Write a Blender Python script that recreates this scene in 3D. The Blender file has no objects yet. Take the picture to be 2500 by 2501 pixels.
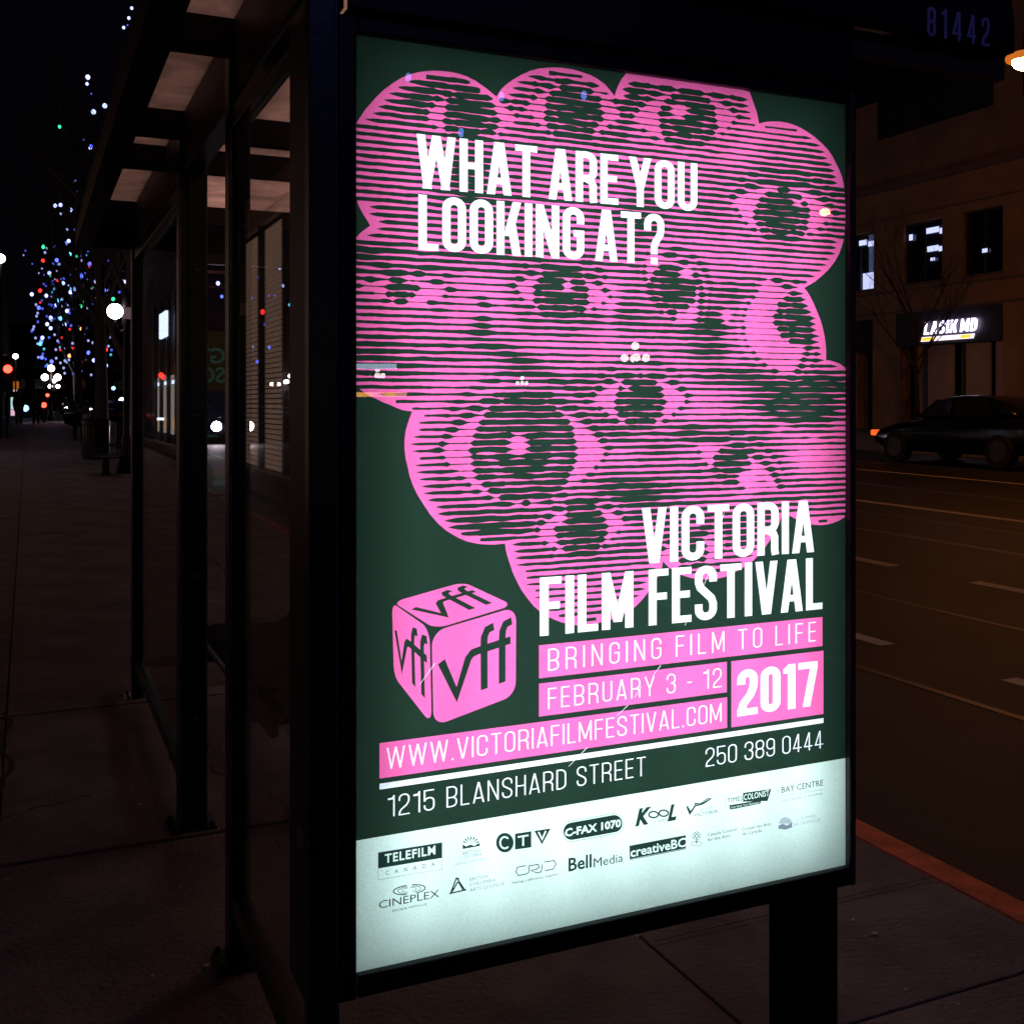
import bpy, bmesh, math, random
from mathutils import Vector, Matrix, noise
from mathutils.geometry import delaunay_2d_cdt
random.seed(7)
R = math.radians
S = bpy.context.scene
COL = S.collection

# ------------------------------------------------------------------ camera, world, exposure
EYE = 1.6
YAW = R(24.04)                      # camera looks 24 degrees to the right of the street direction (+Y)
FP = 2650.0                         # focal length in photograph pixels (photo 2500 px wide)
CX, HZ = 1250.0, 986.0              # optical axis column and horizon row of the photograph
cd = bpy.data.cameras.new('camera')
cd.sensor_width = 36; cd.sensor_fit = 'HORIZONTAL'
cd.lens = 36 * FP / 2500
cd.shift_y = (HZ - 1250.5) / 2500
cd.clip_start = .05; cd.clip_end = 1500
cam = bpy.data.objects.new('camera', cd); COL.objects.link(cam)
cam.location = (0, 0, EYE); cam.rotation_euler = (R(90), 0, -YAW)
S.camera = cam

W = bpy.data.worlds.new('World'); S.world = W; W.use_nodes = True
nt = W.node_tree; nt.nodes.clear()
sky = nt.nodes.new('ShaderNodeTexSky'); sky.sky_type = 'NISHITA'; sky.sun_disc = False
sky.sun_elevation = R(-9); sky.sun_rotation = R(200)
mixc = nt.nodes.new('ShaderNodeMixRGB'); mixc.blend_type = 'ADD'; mixc.inputs[0].default_value = 1
mixc.inputs[2].default_value = (.010, .0055, .012, 1)     # faint purple city sky glow
bg = nt.nodes.new('ShaderNodeBackground'); bg.inputs[1].default_value = .1
wo = nt.nodes.new('ShaderNodeOutputWorld')
nt.links.new(sky.outputs[0], mixc.inputs[1]); nt.links.new(mixc.outputs[0], bg.inputs[0]); nt.links.new(bg.outputs[0], wo.inputs[0])
S.view_settings.view_transform = 'Standard'; S.view_settings.look = 'None'
S.view_settings.exposure = 0; S.view_settings.gamma = 1
S.render.engine = 'CYCLES'
S.cycles.use_denoising = True
S.cycles.max_bounces = 8; S.cycles.transparent_max_bounces = 16
S.cycles.caustics_reflective = False; S.cycles.caustics_refractive = False
S.cycles.sample_clamp_indirect = 3

# ------------------------------------------------------------------ helpers
cy_, sy_ = math.cos(YAW), math.sin(YAW)
def ray(px, py):
    """direction with unit depth along the optical axis"""
    u = (px - CX) / FP; v = (HZ - py) / FP
    return Vector((sy_ + u * cy_, cy_ - u * sy_, v))
def P(px, py, z): return Vector((0, 0, EYE)) + ray(px, py) * z
def onY(px, py, Y):
    d = ray(px, py); return Vector((0, 0, EYE)) + d * (Y / d.y)
def onX(px, py, X):
    d = ray(px, py); return Vector((0, 0, EYE)) + d * (X / d.x)
GLASSY = 1.93
def behind(px, py, z):
    """real position of something seen mirrored in the lightbox's cover glass"""
    p = P(px, py, z); p.y = 2 * GLASSY - p.y; return p

def tag(o, label=None, cat=None, group=None, kind=None):
    if label: o['label'] = label
    if cat: o['category'] = cat
    if group: o['group'] = group
    if kind: o['kind'] = kind
    return o
def thing(name, loc, label, cat, group=None, rz=0, kind=None):
    o = bpy.data.objects.new(name, None); COL.objects.link(o)
    o.location = loc; o.rotation_euler.z = rz; o.empty_display_size = .2
    return tag(o, label, cat, group, kind)

def to_mesh(o, name, kind=None):
    """turn a text object into a mesh object of its own"""
    bpy.context.view_layer.update()
    me = bpy.data.meshes.new_from_object(o.evaluated_get(bpy.context.evaluated_depsgraph_get())); me.name = name
    n = bpy.data.objects.new(name, me); COL.objects.link(n); n.parent = o.parent
    n.location = o.location; n.rotation_euler = o.rotation_euler; n.scale = o.scale
    for m_ in o.data.materials:
        if m_ and m_.name not in me.materials: me.materials.append(m_)
    bpy.data.objects.remove(o); return n
class MB:
    def __init__(s): s.v = []; s.f = []
    def box(s, x0, x1, y0, y1, z0, z1):
        n = len(s.v)
        for z in (z0, z1):
            s.v += [(x0, y0, z), (x1, y0, z), (x1, y1, z), (x0, y1, z)]
        s.f += [tuple(n + i for i in q) for q in ((3, 2, 1, 0), (4, 5, 6, 7), (0, 1, 5, 4), (1, 2, 6, 5), (2, 3, 7, 6), (3, 0, 4, 7))]
        return s
    def tube(s, pts, rads, n=8, cap=True):
        if not isinstance(rads, (list, tuple)): rads = [rads] * len(pts)
        pts = [Vector(p) for p in pts]; base = len(s.v)
        ref = None
        for i, p in enumerate(pts):
            d = (pts[min(i + 1, len(pts) - 1)] - pts[max(i - 1, 0)]).normalized()
            if ref is None: ref = Vector((0, 0, 1)) if abs(d.z) < .9 else Vector((1, 0, 0))
            a = (ref - d * ref.dot(d)).normalized(); b = d.cross(a); ref = a
            for k in range(n):
                t = 2 * math.pi * k / n
                s.v.append(tuple(p + (a * math.cos(t) + b * math.sin(t)) * rads[i]))
        for i in range(len(pts) - 1):
            for k in range(n):
                q = base + i * n + k; r_ = base + i * n + (k + 1) % n
                s.f.append((q, r_, r_ + n, q + n))
        if cap:
            s.f.append(tuple(base + k for k in range(n))[::-1])
            s.f.append(tuple(base + (len(pts) - 1) * n + k for k in range(n)))
        return s
    def lathe(s, prof, c=(0, 0, 0), n=20):
        base = len(s.v)
        for r_, z in prof:
            for k in range(n):
                t = 2 * math.pi * k / n
                s.v.append((c[0] + r_ * math.cos(t), c[1] + r_ * math.sin(t), c[2] + z))
        for i in range(len(prof) - 1):
            for k in range(n):
                q = base + i * n + k; r2 = base + i * n + (k + 1) % n
                s.f.append((q, r2, r2 + n, q + n))
        s.f.append(tuple(base + k for k in range(n))[::-1])
        s.f.append(tuple(base + (len(prof) - 1) * n + k for k in range(n)))
        return s
    def sphere(s, c, r, n=12, m=8, sz=1):
        return s.lathe([(max(r * math.sin(math.pi * i / m), r * .02), -r * sz * math.cos(math.pi * i / m)) for i in range(m + 1)], c, n)
    def prism_y(s, prof, y0, y1):
        """profile of (x, z) points extruded along Y"""
        n = len(prof); b = len(s.v)
        s.v += [(x, y0, z) for x, z in prof] + [(x, y1, z) for x, z in prof]
        for k in range(n): s.f.append((b + k, b + (k + 1) % n, b + n + (k + 1) % n, b + n + k))
        s.f.append(tuple(b + k for k in range(n))[::-1]); s.f.append(tuple(b + n + k for k in range(n)))
        return s
    def build(s, name, m, parent=None, smooth=False, bevel=0, loc=None, rz=0):
        me = bpy.data.meshes.new(name); me.from_pydata(s.v, [], s.f); me.update()
        if bevel or True:
            bm = bmesh.new(); bm.from_mesh(me); bmesh.ops.recalc_face_normals(bm, faces=bm.faces); bm.to_mesh(me); bm.free()
        if m: me.materials.append(m)
        if smooth: me.shade_smooth()
        o = bpy.data.objects.new(name, me); COL.objects.link(o)
        if parent: o.parent = parent
        if loc is not None: o.location = loc
        o.rotation_euler.z = rz
        if bevel:
            b = o.modifiers.new('bevel', 'BEVEL'); b.width = bevel; b.segments = 2; b.limit_method = 'ANGLE'
        return o
def inst(o, loc, parent=None, name=None, rz=None):
    c = o.copy(); COL.objects.link(c); c.location = loc
    if parent is not None: c.parent = parent
    if rz is not None: c.rotation_euler.z = rz
    return c

def mat(name, col, rough=.6, metal=0, nscale=0, namt=.3, bump=0, bscale=None, col2=None, spec=.5, detail=6):
    m = bpy.data.materials.new(name); m.use_nodes = True
    t = m.node_tree; b = t.nodes['Principled BSDF']
    b.inputs['Base Color'].default_value = (*col, 1); b.inputs['Roughness'].default_value = rough
    b.inputs['Metallic'].default_value = metal; b.inputs['Specular IOR Level'].default_value = spec
    tc = t.nodes.new('ShaderNodeTexCoord')
    if nscale:
        n = t.nodes.new('ShaderNodeTexNoise'); n.inputs['Scale'].default_value = nscale; n.inputs['Detail'].default_value = detail
        n.inputs['Roughness'].default_value = .65
        t.links.new(tc.outputs['Object'], n.inputs['Vector'])
        r = t.nodes.new('ShaderNodeValToRGB')
        r.color_ramp.elements[0].position = .3; r.color_ramp.elements[1].position = .7
        r.color_ramp.elements[0].color = (*[c * (1 - namt) for c in col], 1)
        r.color_ramp.elements[1].color = (*(col2 or [min(1, c * (1 + namt)) for c in col]), 1)
        t.links.new(n.outputs['Fac'], r.inputs['Fac']); t.links.new(r.outputs['Color'], b.inputs['Base Color'])
    if bump:
        n2 = t.nodes.new('ShaderNodeTexNoise'); n2.inputs['Scale'].default_value = bscale or 60; n2.inputs['Detail'].default_value = 5
        t.links.new(tc.outputs['Object'], n2.inputs['Vector'])
        bp = t.nodes.new('ShaderNodeBump'); bp.inputs['Strength'].default_value = bump; bp.inputs['Distance'].default_value = .02
        t.links.new(n2.outputs['Fac'], bp.inputs['Height']); t.links.new(bp.outputs['Normal'], b.inputs['Normal'])
    return m
def emis(name, col, strength, sample=False):
    m = bpy.data.materials.new(name); m.use_nodes = True
    t = m.node_tree; t.nodes.clear()
    e = t.nodes.new('ShaderNodeEmission'); o = t.nodes.new('ShaderNodeOutputMaterial')
    e.inputs[0].default_value = (*col, 1); e.inputs[1].default_value = strength
    t.links.new(e.outputs[0], o.inputs[0])
    m.cycles.emission_sampling = 'AUTO' if sample else 'NONE'
    return m
def glassmat(name, tint=(1, 1, 1), ior=1.5, rough=.0, dirt=.0):
    m = bpy.data.materials.new(name); m.use_nodes = True
    t = m.node_tree; t.nodes.clear()
    tr = t.nodes.new('ShaderNodeBsdfTransparent'); tr.inputs[0].default_value = (*tint, 1)
    gl = t.nodes.new('ShaderNodeBsdfGlossy'); gl.inputs['Roughness'].default_value = rough
    fr = t.nodes.new('ShaderNodeFresnel'); fr.inputs[0].default_value = ior
    ge = t.nodes.new('ShaderNodeNewGeometry'); mi = t.nodes.new('ShaderNodeMapRange')
    mi.inputs[3].default_value = ior; mi.inputs[4].default_value = 1 / ior     # same reflectance on both sides of the pane
    t.links.new(ge.outputs['Backfacing'], mi.inputs[0]); t.links.new(mi.outputs[0], fr.inputs[0])
    mx = t.nodes.new('ShaderNodeMixShader'); o = t.nodes.new('ShaderNodeOutputMaterial')
    t.links.new(fr.outputs[0], mx.inputs[0]); t.links.new(tr.outputs[0], mx.inputs[1]); t.links.new(gl.outputs[0], mx.inputs[2])
    last = mx
    if dirt:
        df = t.nodes.new('ShaderNodeBsdfDiffuse'); df.inputs[0].default_value = (.55, .5, .5, 1)
        n = t.nodes.new('ShaderNodeTexNoise'); n.inputs['Scale'].default_value = 2.5; n.inputs['Detail'].default_value = 8
        tc = t.nodes.new('ShaderNodeTexCoord'); t.links.new(tc.outputs['Object'], n.inputs['Vector'])
        mr = t.nodes.new('ShaderNodeMapRange'); mr.inputs[1].default_value = .35; mr.inputs[2].default_value = .75
        mr.inputs[3].default_value = dirt * .3; mr.inputs[4].default_value = dirt * 1.6
        t.links.new(n.outputs['Fac'], mr.inputs[0])
        m2 = t.nodes.new('ShaderNodeMixShader'); t.links.new(mr.outputs[0], m2.inputs[0])
        t.links.new(mx.outputs[0], m2.inputs[1]); t.links.new(df.outputs[0], m2.inputs[2]); last = m2
    t.links.new(last.outputs[0], o.inputs[0])
    return m
def sheet(name, col, thru=.85):
    """printed translucent film lit from behind"""
    m = bpy.data.materials.new(name); m.use_nodes = True
    t = m.node_tree; t.nodes.clear()
    tr = t.nodes.new('ShaderNodeBsdfTranslucent'); df = t.nodes.new('ShaderNodeBsdfDiffuse')
    n = t.nodes.new('ShaderNodeTexNoise'); n.inputs['Scale'].default_value = 260; n.inputs['Detail'].default_value = 2
    tc = t.nodes.new('ShaderNodeTexCoord'); t.links.new(tc.outputs['Object'], n.inputs['Vector'])
    mr = t.nodes.new('ShaderNodeMapRange'); mr.inputs[3].default_value = .82; mr.inputs[4].default_value = 1.12
    t.links.new(n.outputs['Fac'], mr.inputs[0])
    vm = t.nodes.new('ShaderNodeVectorMath'); vm.operation = 'SCALE'; vm.inputs[0].default_value = col
    t.links.new(mr.outputs[0], vm.inputs['Scale'])
    mx = t.nodes.new('ShaderNodeMixShader'); mx.inputs[0].default_value = 1 - thru
    o = t.nodes.new('ShaderNodeOutputMaterial')
    t.links.new(vm.outputs[0], tr.inputs[0]); t.links.new(vm.outputs[0], df.inputs[0])
    t.links.new(tr.outputs[0], mx.inputs[1]); t.links.new(df.outputs[0], mx.inputs[2]); t.links.new(mx.outputs[0], o.inputs[0])
    return m

M = {}
M['black'] = mat('black_painted_metal', (.006, .006, .008), .45, nscale=8, namt=.3, spec=.25, bump=.05, bscale=120)
M['post'] = mat('dark_shelter_metal', (.005, .005, .009), .3, nscale=6, namt=.35, bump=.04)
M['side'] = mat('scuffed_aluminium', (.085, .08, .11), .45, nscale=12, namt=.3)
M['concrete'] = mat('pavement_concrete', (.15, .12, .13), .75, nscale=1.7, namt=.6, bump=.8, bscale=55, detail=10)
M['joint'] = mat('joint_dirt', (.035, .03, .032), .9, nscale=5)
M['asphalt'] = mat('asphalt', (.017, .0155, .019), .6, nscale=.8, namt=.6, spec=.22, bump=.35, bscale=90, detail=10)
M['kerbred'] = mat('red_kerb_paint', (.50, .075, .03), .6, nscale=9, namt=.5, bump=.4, bscale=50)
M['kerb'] = mat('kerb_concrete', (.2, .18, .18), .7, nscale=6, namt=.3)
M['line'] = mat('road_paint', (.42, .36, .34), .6, nscale=14, namt=.35)
M['tarpatch'] = mat('road_seam', (.02, .018, .02), .5, nscale=5)
M['wood'] = mat('roof_board', (.40, .29, .22), .6, nscale=3, namt=.35)
M['brick'] = mat('pale_facade', (.46, .28, .17), .8, nscale=.7, namt=.25)
M['stonetrim'] = mat('stone_trim', (.26, .19, .15), .8, nscale=2)
M['recess'] = mat('dark_recess', (.03, .024, .024), .8, nscale=2)
M['blackfascia'] = mat('sign_fascia', (.05, .04, .06), .5, nscale=2)
M['winglass'] = mat('dark_window', (.012, .014, .02), .12, nscale=.5, namt=.3)
M['frame'] = mat('window_frame', (.07, .055, .06), .5, nscale=4)
M['pale'] = mat('pale_panel', (.62, .44, .36), .6, nscale=1.2, namt=.15)
M['bark'] = mat('bark', (.055, .04, .035), .9, nscale=10, namt=.4)
M['car'] = mat('black_car_paint', (.004, .004, .006), .18, nscale=3, spec=.6)
M['carglass'] = mat('car_glass', (.012, .012, .01), .08, nscale=2)
M['rubber'] = mat('rubber', (.012, .012, .012), .8, nscale=20)
M['rim'] = mat('alloy_rim', (.07, .055, .055), .4, metal=.3, nscale=8)
M['cloth'] = mat('dark_cloth', (.02, .018, .022), .9, nscale=10)
M['skin'] = mat('skin', (.35, .2, .15), .6, nscale=10)
M['siding'] = mat('beige_siding', (.42, .30, .19), .6, nscale=1.5, namt=.2)
M['basebrick'] = mat('brick_base', (.14, .06, .045), .8, nscale=4, namt=.4)
M['numbers'] = mat('blue_tinted_numerals', (.55, .52, 1.0), .5, nscale=6, namt=.15)  # blue of the bulb light put into the numeral colour
M['fascia'] = mat('roof_fascia', (.018, .016, .022), .6, spec=.25, nscale=3, namt=.3)
M['edge'] = mat('painted_highlight', (.16, .17, .30), .35, nscale=14, namt=.7)  # pale blue stands in for highlights along the metal
M['sticker'] = mat('white_sticker', (.5, .48, .55), .5, nscale=40, namt=.2)
M['inkdark'] = mat('dark_ink', (.03, .035, .04), .6, nscale=20)
M['boxwhite'] = mat('lightbox_white', (.86, .86, .86), .7, nscale=3, namt=.05)
M['glass'] = glassmat('shelter_glass', dirt=.03)
M['cover'] = glassmat('cover_glass', dirt=.0)
M['gw'] = emis('globe_glow', (1, .80, .78), 16, True)
M['groof'] = emis('added_globe_glow', (1, .78, .70), 10, True)  # glow of the added lamp post behind the poster
M['gfar'] = emis('far_globe_glow', (1, .80, .80), 14)
M['sod'] = emis('sodium_glow', (1, .33, .07), 310, True)
for k, c in dict(W=(.40, .46, 1), B=(.10, .14, 1), C=(.10, .55, .9), G=(.03, .75, .25), R=(1, .03, .03), O=(1, .35, .12)).items():
    M['b' + k] = emis('bulb_' + k, c, 2.6); M['b' + k.lower()] = emis('dim_bulb_' + k, c, .9)

# ------------------------------------------------------------------ large structure: ground, road, pavement
def gy(Y): return .0085 * max(0, min(Y, 110) - 6.5)
def gx(X): return .027 * max(0, min(X, 32) - 8)
def G(X, Y): return gy(Y) + gx(X)
def ground_grid(name, xs, ys, dz, m, zf=None):
    v = [(x, y, G(x, y) + dz) for y in ys for x in xs]; n = len(xs)
    f = [(j * n + i, j * n + i + 1, (j + 1) * n + i + 1, (j + 1) * n + i) for j in range(len(ys) - 1) for i in range(n - 1)]
    b = MB(); b.v = v; b.f = f
    return b.build(name, m)
YS = [-300, -120, -60, -20, -4, 2, 6.5, 12, 20, 30, 45, 60, 80, 110, 200, 600]
tag(ground_grid('ground', [-600, -40, -6, 2.8, 4, 8, 20, 32, 60, 600], YS, -.30, M['joint']), kind='structure')
tag(ground_grid('road', [2.9, 4, 6, 8, 12, 16, 20.6], YS, -.13, M['asphalt']), kind='structure')
tag(ground_grid('pavement_bed', [-6, -2.5, 2.8], YS, -.075, M['joint']), kind='structure')
tag(ground_grid('far_pavement', [20.75, 24, 27, 32, 60], YS, .0, M['concrete']), kind='structure')

pav = bpy.data.objects.new('pavement', None); COL.objects.link(pav); pav['kind'] = 'structure'
cols = [(-2.46, -.10, -.01), (-.10, 1.68, 0), (1.68, 2.795, .004)]
protos = []
for (a, b_, dz) in cols:
    bm = bmesh.new()
    L = 1.938
    m_ = MB().box(a + .003, b_ - .003, 0, L, -.08, 0)
    protos.append(m_)
pm = []
for k, m_ in enumerate(protos):
    o = m_.build('paving_slab', M['concrete'], pav, bevel=.006); pm.append(o)
first = True
for j in range(-3, 36):
    y0 = .256 + 1.95 * j
    for k, o in enumerate(pm):
        rr = random.Random(j * 7 + k)
        ca = o if j == -3 else o.copy()
        if j != -3: COL.objects.link(ca)
        ca.location = (0, y0, gy(y0 + .97) + rr.uniform(-.004, .003))
        ca.rotation_euler = (math.atan(.0085) if y0 > 6 else 0, 0, 0)
# extra joint of the kerb-side strip and cracks
cr = bpy.data.objects.new('crack', bpy.data.meshes.new('crack')); 
def crack(pts, w, z=.0045):
    b = MB()
    for (a, c) in zip(pts[:-1], pts[1:]):
        a = Vector((*a, 0)); c = Vector((*c, 0)); d = (c - a).normalized(); n = Vector((-d.y, d.x, 0)) * w * random.uniform(.4, 1)
        i = len(b.v)
        for q in (a - n, c - n, c + n, a + n): b.v.append((q.x, q.y, gy(q.y) + z))
        b.f.append((i, i + 1, i + 2, i + 3))
    o = b.build('crack', M['joint'], pav); return o
def wig(x0, y0, x1, y1, n, a):
    return [(x0 + (x1 - x0) * t / n + random.uniform(-a, a), y0 + (y1 - y0) * t / n + random.uniform(-a, a)) for t in range(n + 1)]
crack(wig(-.12, 3.9, -.03, 9.3, 40, .035), .012)
crack(wig(-.15, 4.6, .25, 4.75, 12, .02), .008)
crack(wig(.72, 4.9, 1.25, 3.6, 22, .03), .008)
crack(wig(.8, 3.9, 1.1, 4.5, 12, .03), .006)
crack([(1.69, 2.76), (2.79, 2.755)], .006, .009)
crack(wig(1.7, 5.2, 2.6, 3.7, 20, .02), .005, .009)

sk_ = MB(); rg = random.Random(12)
for k in range(260):
    x, y = rg.uniform(-2.2, 2.7), 1.5 + 14 * rg.random() ** 1.6; r_ = rg.uniform(.003, .013); n = len(sk_.v); a0 = rg.uniform(0, 6.28)
    for j in range(5): sk_.v.append((x + r_ * rg.uniform(.5, 1.3) * math.cos(a0 + j * 1.257), y + r_ * rg.uniform(.5, 1.6) * math.sin(a0 + j * 1.257), gy(y) + .0065))
    sk_.f.append(tuple(range(n, n + 5)))
tag(sk_.build('pavement_grit', mat('pale_grit', (.42, .38, .40), .7, nscale=300, namt=.6)), 'tiny pale scraps of grit and gum scattered on the dark pavement', 'grit', kind='stuff')
kb = MB()
for i in range(len(YS) - 1):
    y0, y1 = YS[i], YS[i + 1]
kerb = thing('kerb', (0, 0, 0), None, None, kind='structure')
for j in range(-3, 40):
    y0 = -1 + j * 2.4
    b = MB().box(2.80, 2.922, .004, 2.396, -.3, .0)
    o = b.build('kerb_stone', M['kerbred'] if y0 < 15 else M['kerb'], kerb, bevel=.012, loc=(0, y0, gy(y0 + 1.2) + .002))
kerb2 = thing('far_kerb', (0, 0, 0), None, None, kind='structure')
for j in range(0, 30):
    y0 = 8 + j * 3
    MB().box(20.6, 20.75, .005, 2.995, -.3, .01).build('kerb_stone', M['kerb'], kerb2, loc=(0, y0, G(20.7, y0 + 1.5)))
mk = thing('road_markings', (0, 0, 0), None, None, kind='structure')
def marking(x0, x1, y0, y1, m='line', name='road_line'):
    b = MB(); n = max(1, int((y1 - y0) / 4))
    for i in range(n):
        a, c = y0 + (y1 - y0) * i / n, y0 + (y1 - y0) * (i + 1) / n
        k = len(b.v)
        for (x, y) in ((x0, a), (x1, a), (x1, c), (x0, c)): b.v.append((x, y, G(x, y) - .126))
        b.f.append((k, k + 1, k + 2, k + 3))
    return b.build(name, M[m], mk)
for (x, w, y0, y1) in [(5.55, .14, 2.0, 4.95), (5.55, .14, 6.0, 8.6), (5.5, .14, 10.4, 13), (8.2, .16, 5.0, 7.7), (8.2, .16, 8.75, 12), (8.2, .16, 14, 17.5)]:
    marking(x, x + w, y0, y1)
marking(12.1, 12.26, -20, 90); marking(16.2, 16.3, -20, 90)
for (x, w) in [(4.95, .06), (9.9, .10), (6.9, .05), (11.2, .06), (14, .25), (17.6, .3)]:
    marking(x, x + w, -10, 60, 'tarpatch', 'road_seam')

# ------------------------------------------------------------------ poster artwork (flat print, authored in plane coordinates)
YP = 1.945
pl, pr = onY(866.5, HZ, YP).x, onY(2064, HZ, YP).x
def Q(px, py):
    p = onY(px, py, YP); return (p.x, p.z)
PZ1 = Q(871.5, 85)[1]; PZ0 = Q(873, 2375)[1]
SHAPES = []     # (order, key, polygon)
CUR = [0]
def shape(pts, key, part, clip=True):
    CUR[0] += 1
    if clip: pts = [(min(max(x, pl), pr), min(max(z, PZ0), PZ1)) for x, z in pts]
    SHAPES.append((CUR[0], (key, part), pts))
def pxpoly(pts, key, part): shape([Q(*p) for p in pts], key, part)
def rect(x0, z0, x1, z1, key, part): shape([(x0, z0), (x1, z0), (x1, z1), (x0, z1)], key, part)
rect(pl, PZ0, pr, PZ1, 'green', 'green_background')

def s1(x, y): return (850 + x * .33662, 80 + y * .33662)
def s2(x, y): return (1450 + x * .33662, 80 + y * .33662)
def s3(x, y): return (850 + x * .33662, 650 + y * .33662)
def s4(x, y): return (1450 + x * .33662, 650 + y * .33662)
def s5(x, y): return (850 + x * .33662, 1250 + y * .33662)
def s6(x, y): return (1450 + x * .33662, 1250 + y * .33662)
def s7(x, y): return (850 + x * .33662, 1850 + y * .33662)
OUT = [(860, 305), (892, 267), (917, 238), (938, 218), (961, 201), (981, 189), (1001, 181), (1020, 176), (1038, 173.6), (1058, 172), (1079, 172.6), (1100, 175), (1119, 179),
 (1140, 186), (1160, 196), (1186, 214), (1212, 235.5), (1223, 218), (1238, 204), (1254, 193), (1273, 182), (1294, 172.6), (1314, 167), (1335, 164.8), (1355, 164), (1375, 165), (1400, 169), (1422, 176), (1440, 182),
 (1456, 190), (1478, 206), (1500.5, 234), (1504, 222), (1510, 207), (1517, 193), (1529, 170), (1560, 140), (1800, 160), (1815, 200), (1830, 224), (1836, 240), (1842, 258), (1846, 268), (1849, 279), (1853, 301.5),
 (1870, 297), (1888, 296), (1904, 296.5), (1921, 299), (1938, 304), (1955, 312), (1972, 322), (1989, 334), (2006, 349), (2022, 366), (2033, 382), (2042, 400), (2050, 416), (2056, 433), (2060, 450), (2070, 500), (2070, 540),
 (2060, 585), (2055, 603), (2049, 619), (2037, 640), (2022, 659), (2006, 674), (1989, 688), (1963, 703), (1971, 712), (1978, 724), (1987, 742), (1995, 761), (2003, 780), (2009, 801), (2013, 820), (2015.5, 838), (2017, 858), (2016.5, 879),
 (2026, 880), (2036, 883), (2050, 888), (2061, 896), (2075, 900), (2075, 1255), (2062, 1263), (2050, 1271), (2036, 1277), (2020, 1281), (2003, 1282.6), (1985, 1281.5), (1968, 1279), (1955, 1273.6), (1940, 1266), (1917, 1253), (1908, 1258), (1903, 1277), (1898, 1288), (1891, 1298), (1886, 1310),
 (1879, 1321), (1867, 1338), (1854, 1354), (1839, 1369), (1822, 1381), (1805, 1392), (1787, 1401), (1770, 1409), (1753, 1413), (1736, 1415), (1719, 1415), (1702, 1414), (1686, 1411), (1668, 1406), (1652, 1400), (1632, 1385), (1618, 1371),
 (1617, 1381), (1615, 1391), (1606, 1408), (1595, 1425), (1587, 1439), (1578, 1452), (1565, 1468), (1551, 1482), (1535, 1494), (1517, 1504), (1493, 1513), (1467, 1520), (1445, 1525), (1422, 1528.7), (1405, 1527), (1388, 1524), (1371, 1520), (1355, 1514), (1337, 1506), (1321, 1496), (1303, 1480),
 (1288, 1462), (1273, 1441), (1261, 1418), (1251, 1396), (1244, 1374), (1239, 1359), (1235, 1344), (1233, 1327.4), (1210, 1330), (1191, 1330), (1173, 1329), (1156, 1326), (1139, 1322), (1122, 1315), (1106, 1306), (1087, 1294), (1069, 1278), (1050, 1256),
 (1032, 1229), (1019, 1208), (1008, 1185), (1000, 1162), (995, 1138), (990, 1118), (988, 1098), (987.5, 1080), (988.7, 1064), (991, 1050), (995, 1037), (1000, 1021), (1006.5, 1005), (985, 1002), (968, 996), (951, 988), (934, 982), (917, 973), (900, 965), (884, 955), (860, 938),
 (860, 584), (878, 570), (887, 563), (904, 551), (899, 542), (894, 534), (886, 522), (880, 511), (874, 498), (860, 462)]
pxpoly(OUT, 'pink', 'pink_blossom_print')

# tone map of the drawing: (x, y, radius x, radius y, amount); >0 dark, <0 pink. Photo pixel frame of the artwork.
T = []
def bl(f, *rows):
    for (x, y, rx, ry, a) in rows:
        X, Y = f(x, y); T.append((X, Y, rx * .33662, ry * .33662, a))
bl(s1, (700, 480, 260, 130, .75), (880, 560, 130, 260, .8), (760, 420, 160, 60, .3), (450, 600, 260, 90, .12), (250, 950, 200, 300, .02), (700, 800, 200, 60, -.25),
   (870, 900, 180, 120, .45), (880, 1050, 130, 130, .5), (1150, 760, 170, 130, -.30), (1250, 540, 120, 60, .25), (1600, 480, 300, 120, .55), (1700, 700, 330, 110, .75), (1450, 780, 130, 90, -.25), (1800, 850, 120, 40, -.25),
   (1120, 560, 90, 60, -.45), (900, 1200, 300, 60, .3), (1200, 1230, 300, 50, .1), (1000, 1400, 200, 160, .2), (300, 1300, 260, 90, .1), (200, 1590, 260, 45, .8), (450, 1700, 260, 40, .35), (560, 1640, 150, 30, .2),
   (1100, 1600, 500, 35, .35), (1500, 1720, 260, 60, .6))
bl(s2, (600, 450, 420, 100, .75), (300, 500, 250, 150, .3), (700, 640, 160, 130, .55), (600, 560, 105, 42, -1.1), (620, 600, 90, 25, -.5), (370, 700, 130, 90, -.75), (400, 800, 160, 50, -.5), (120, 560, 150, 90, .5), (950, 620, 60, 140, -.35),
   (1150, 700, 300, 120, -.35), (1000, 500, 130, 50, .15), (1300, 690, 200, 80, -.35), (800, 900, 400, 90, -.45), (1000, 860, 240, 80, -.3), (1450, 950, 300, 90, .15), (1350, 1090, 260, 80, .72), (1600, 1150, 200, 130, .35), (1150, 1180, 130, 60, .25),
   (1290, 1140, 60, 25, -.35), (1370, 1330, 115, 190, .95), (1250, 1250, 110, 60, .35), (1560, 1370, 80, 110, -.35), (1150, 1330, 80, 60, -.35), (1290, 1440, 40, 22, -.6), (1310, 1500, 40, 25, -.5), (1700, 1300, 100, 300, .12),
   (800, 1200, 300, 200, .12), (900, 1130, 200, 50, -.25), (1300, 1640, 400, 110, -.5), (900, 1500, 400, 60, -.3), (800, 1620, 110, 60, -.35), (800, 1790, 100, 60, -.4), (520, 1740, 150, 70, .8), (660, 1730, 75, 32, -1.2), (660, 1795, 75, 25, -.8), (330, 1780, 110, 40, -.1), (540, 1860, 120, 60, .6),
   (570, 1865, 45, 22, -1.0), (350, 1350, 150, 160, .4), (100, 1300, 150, 60, .15))
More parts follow.
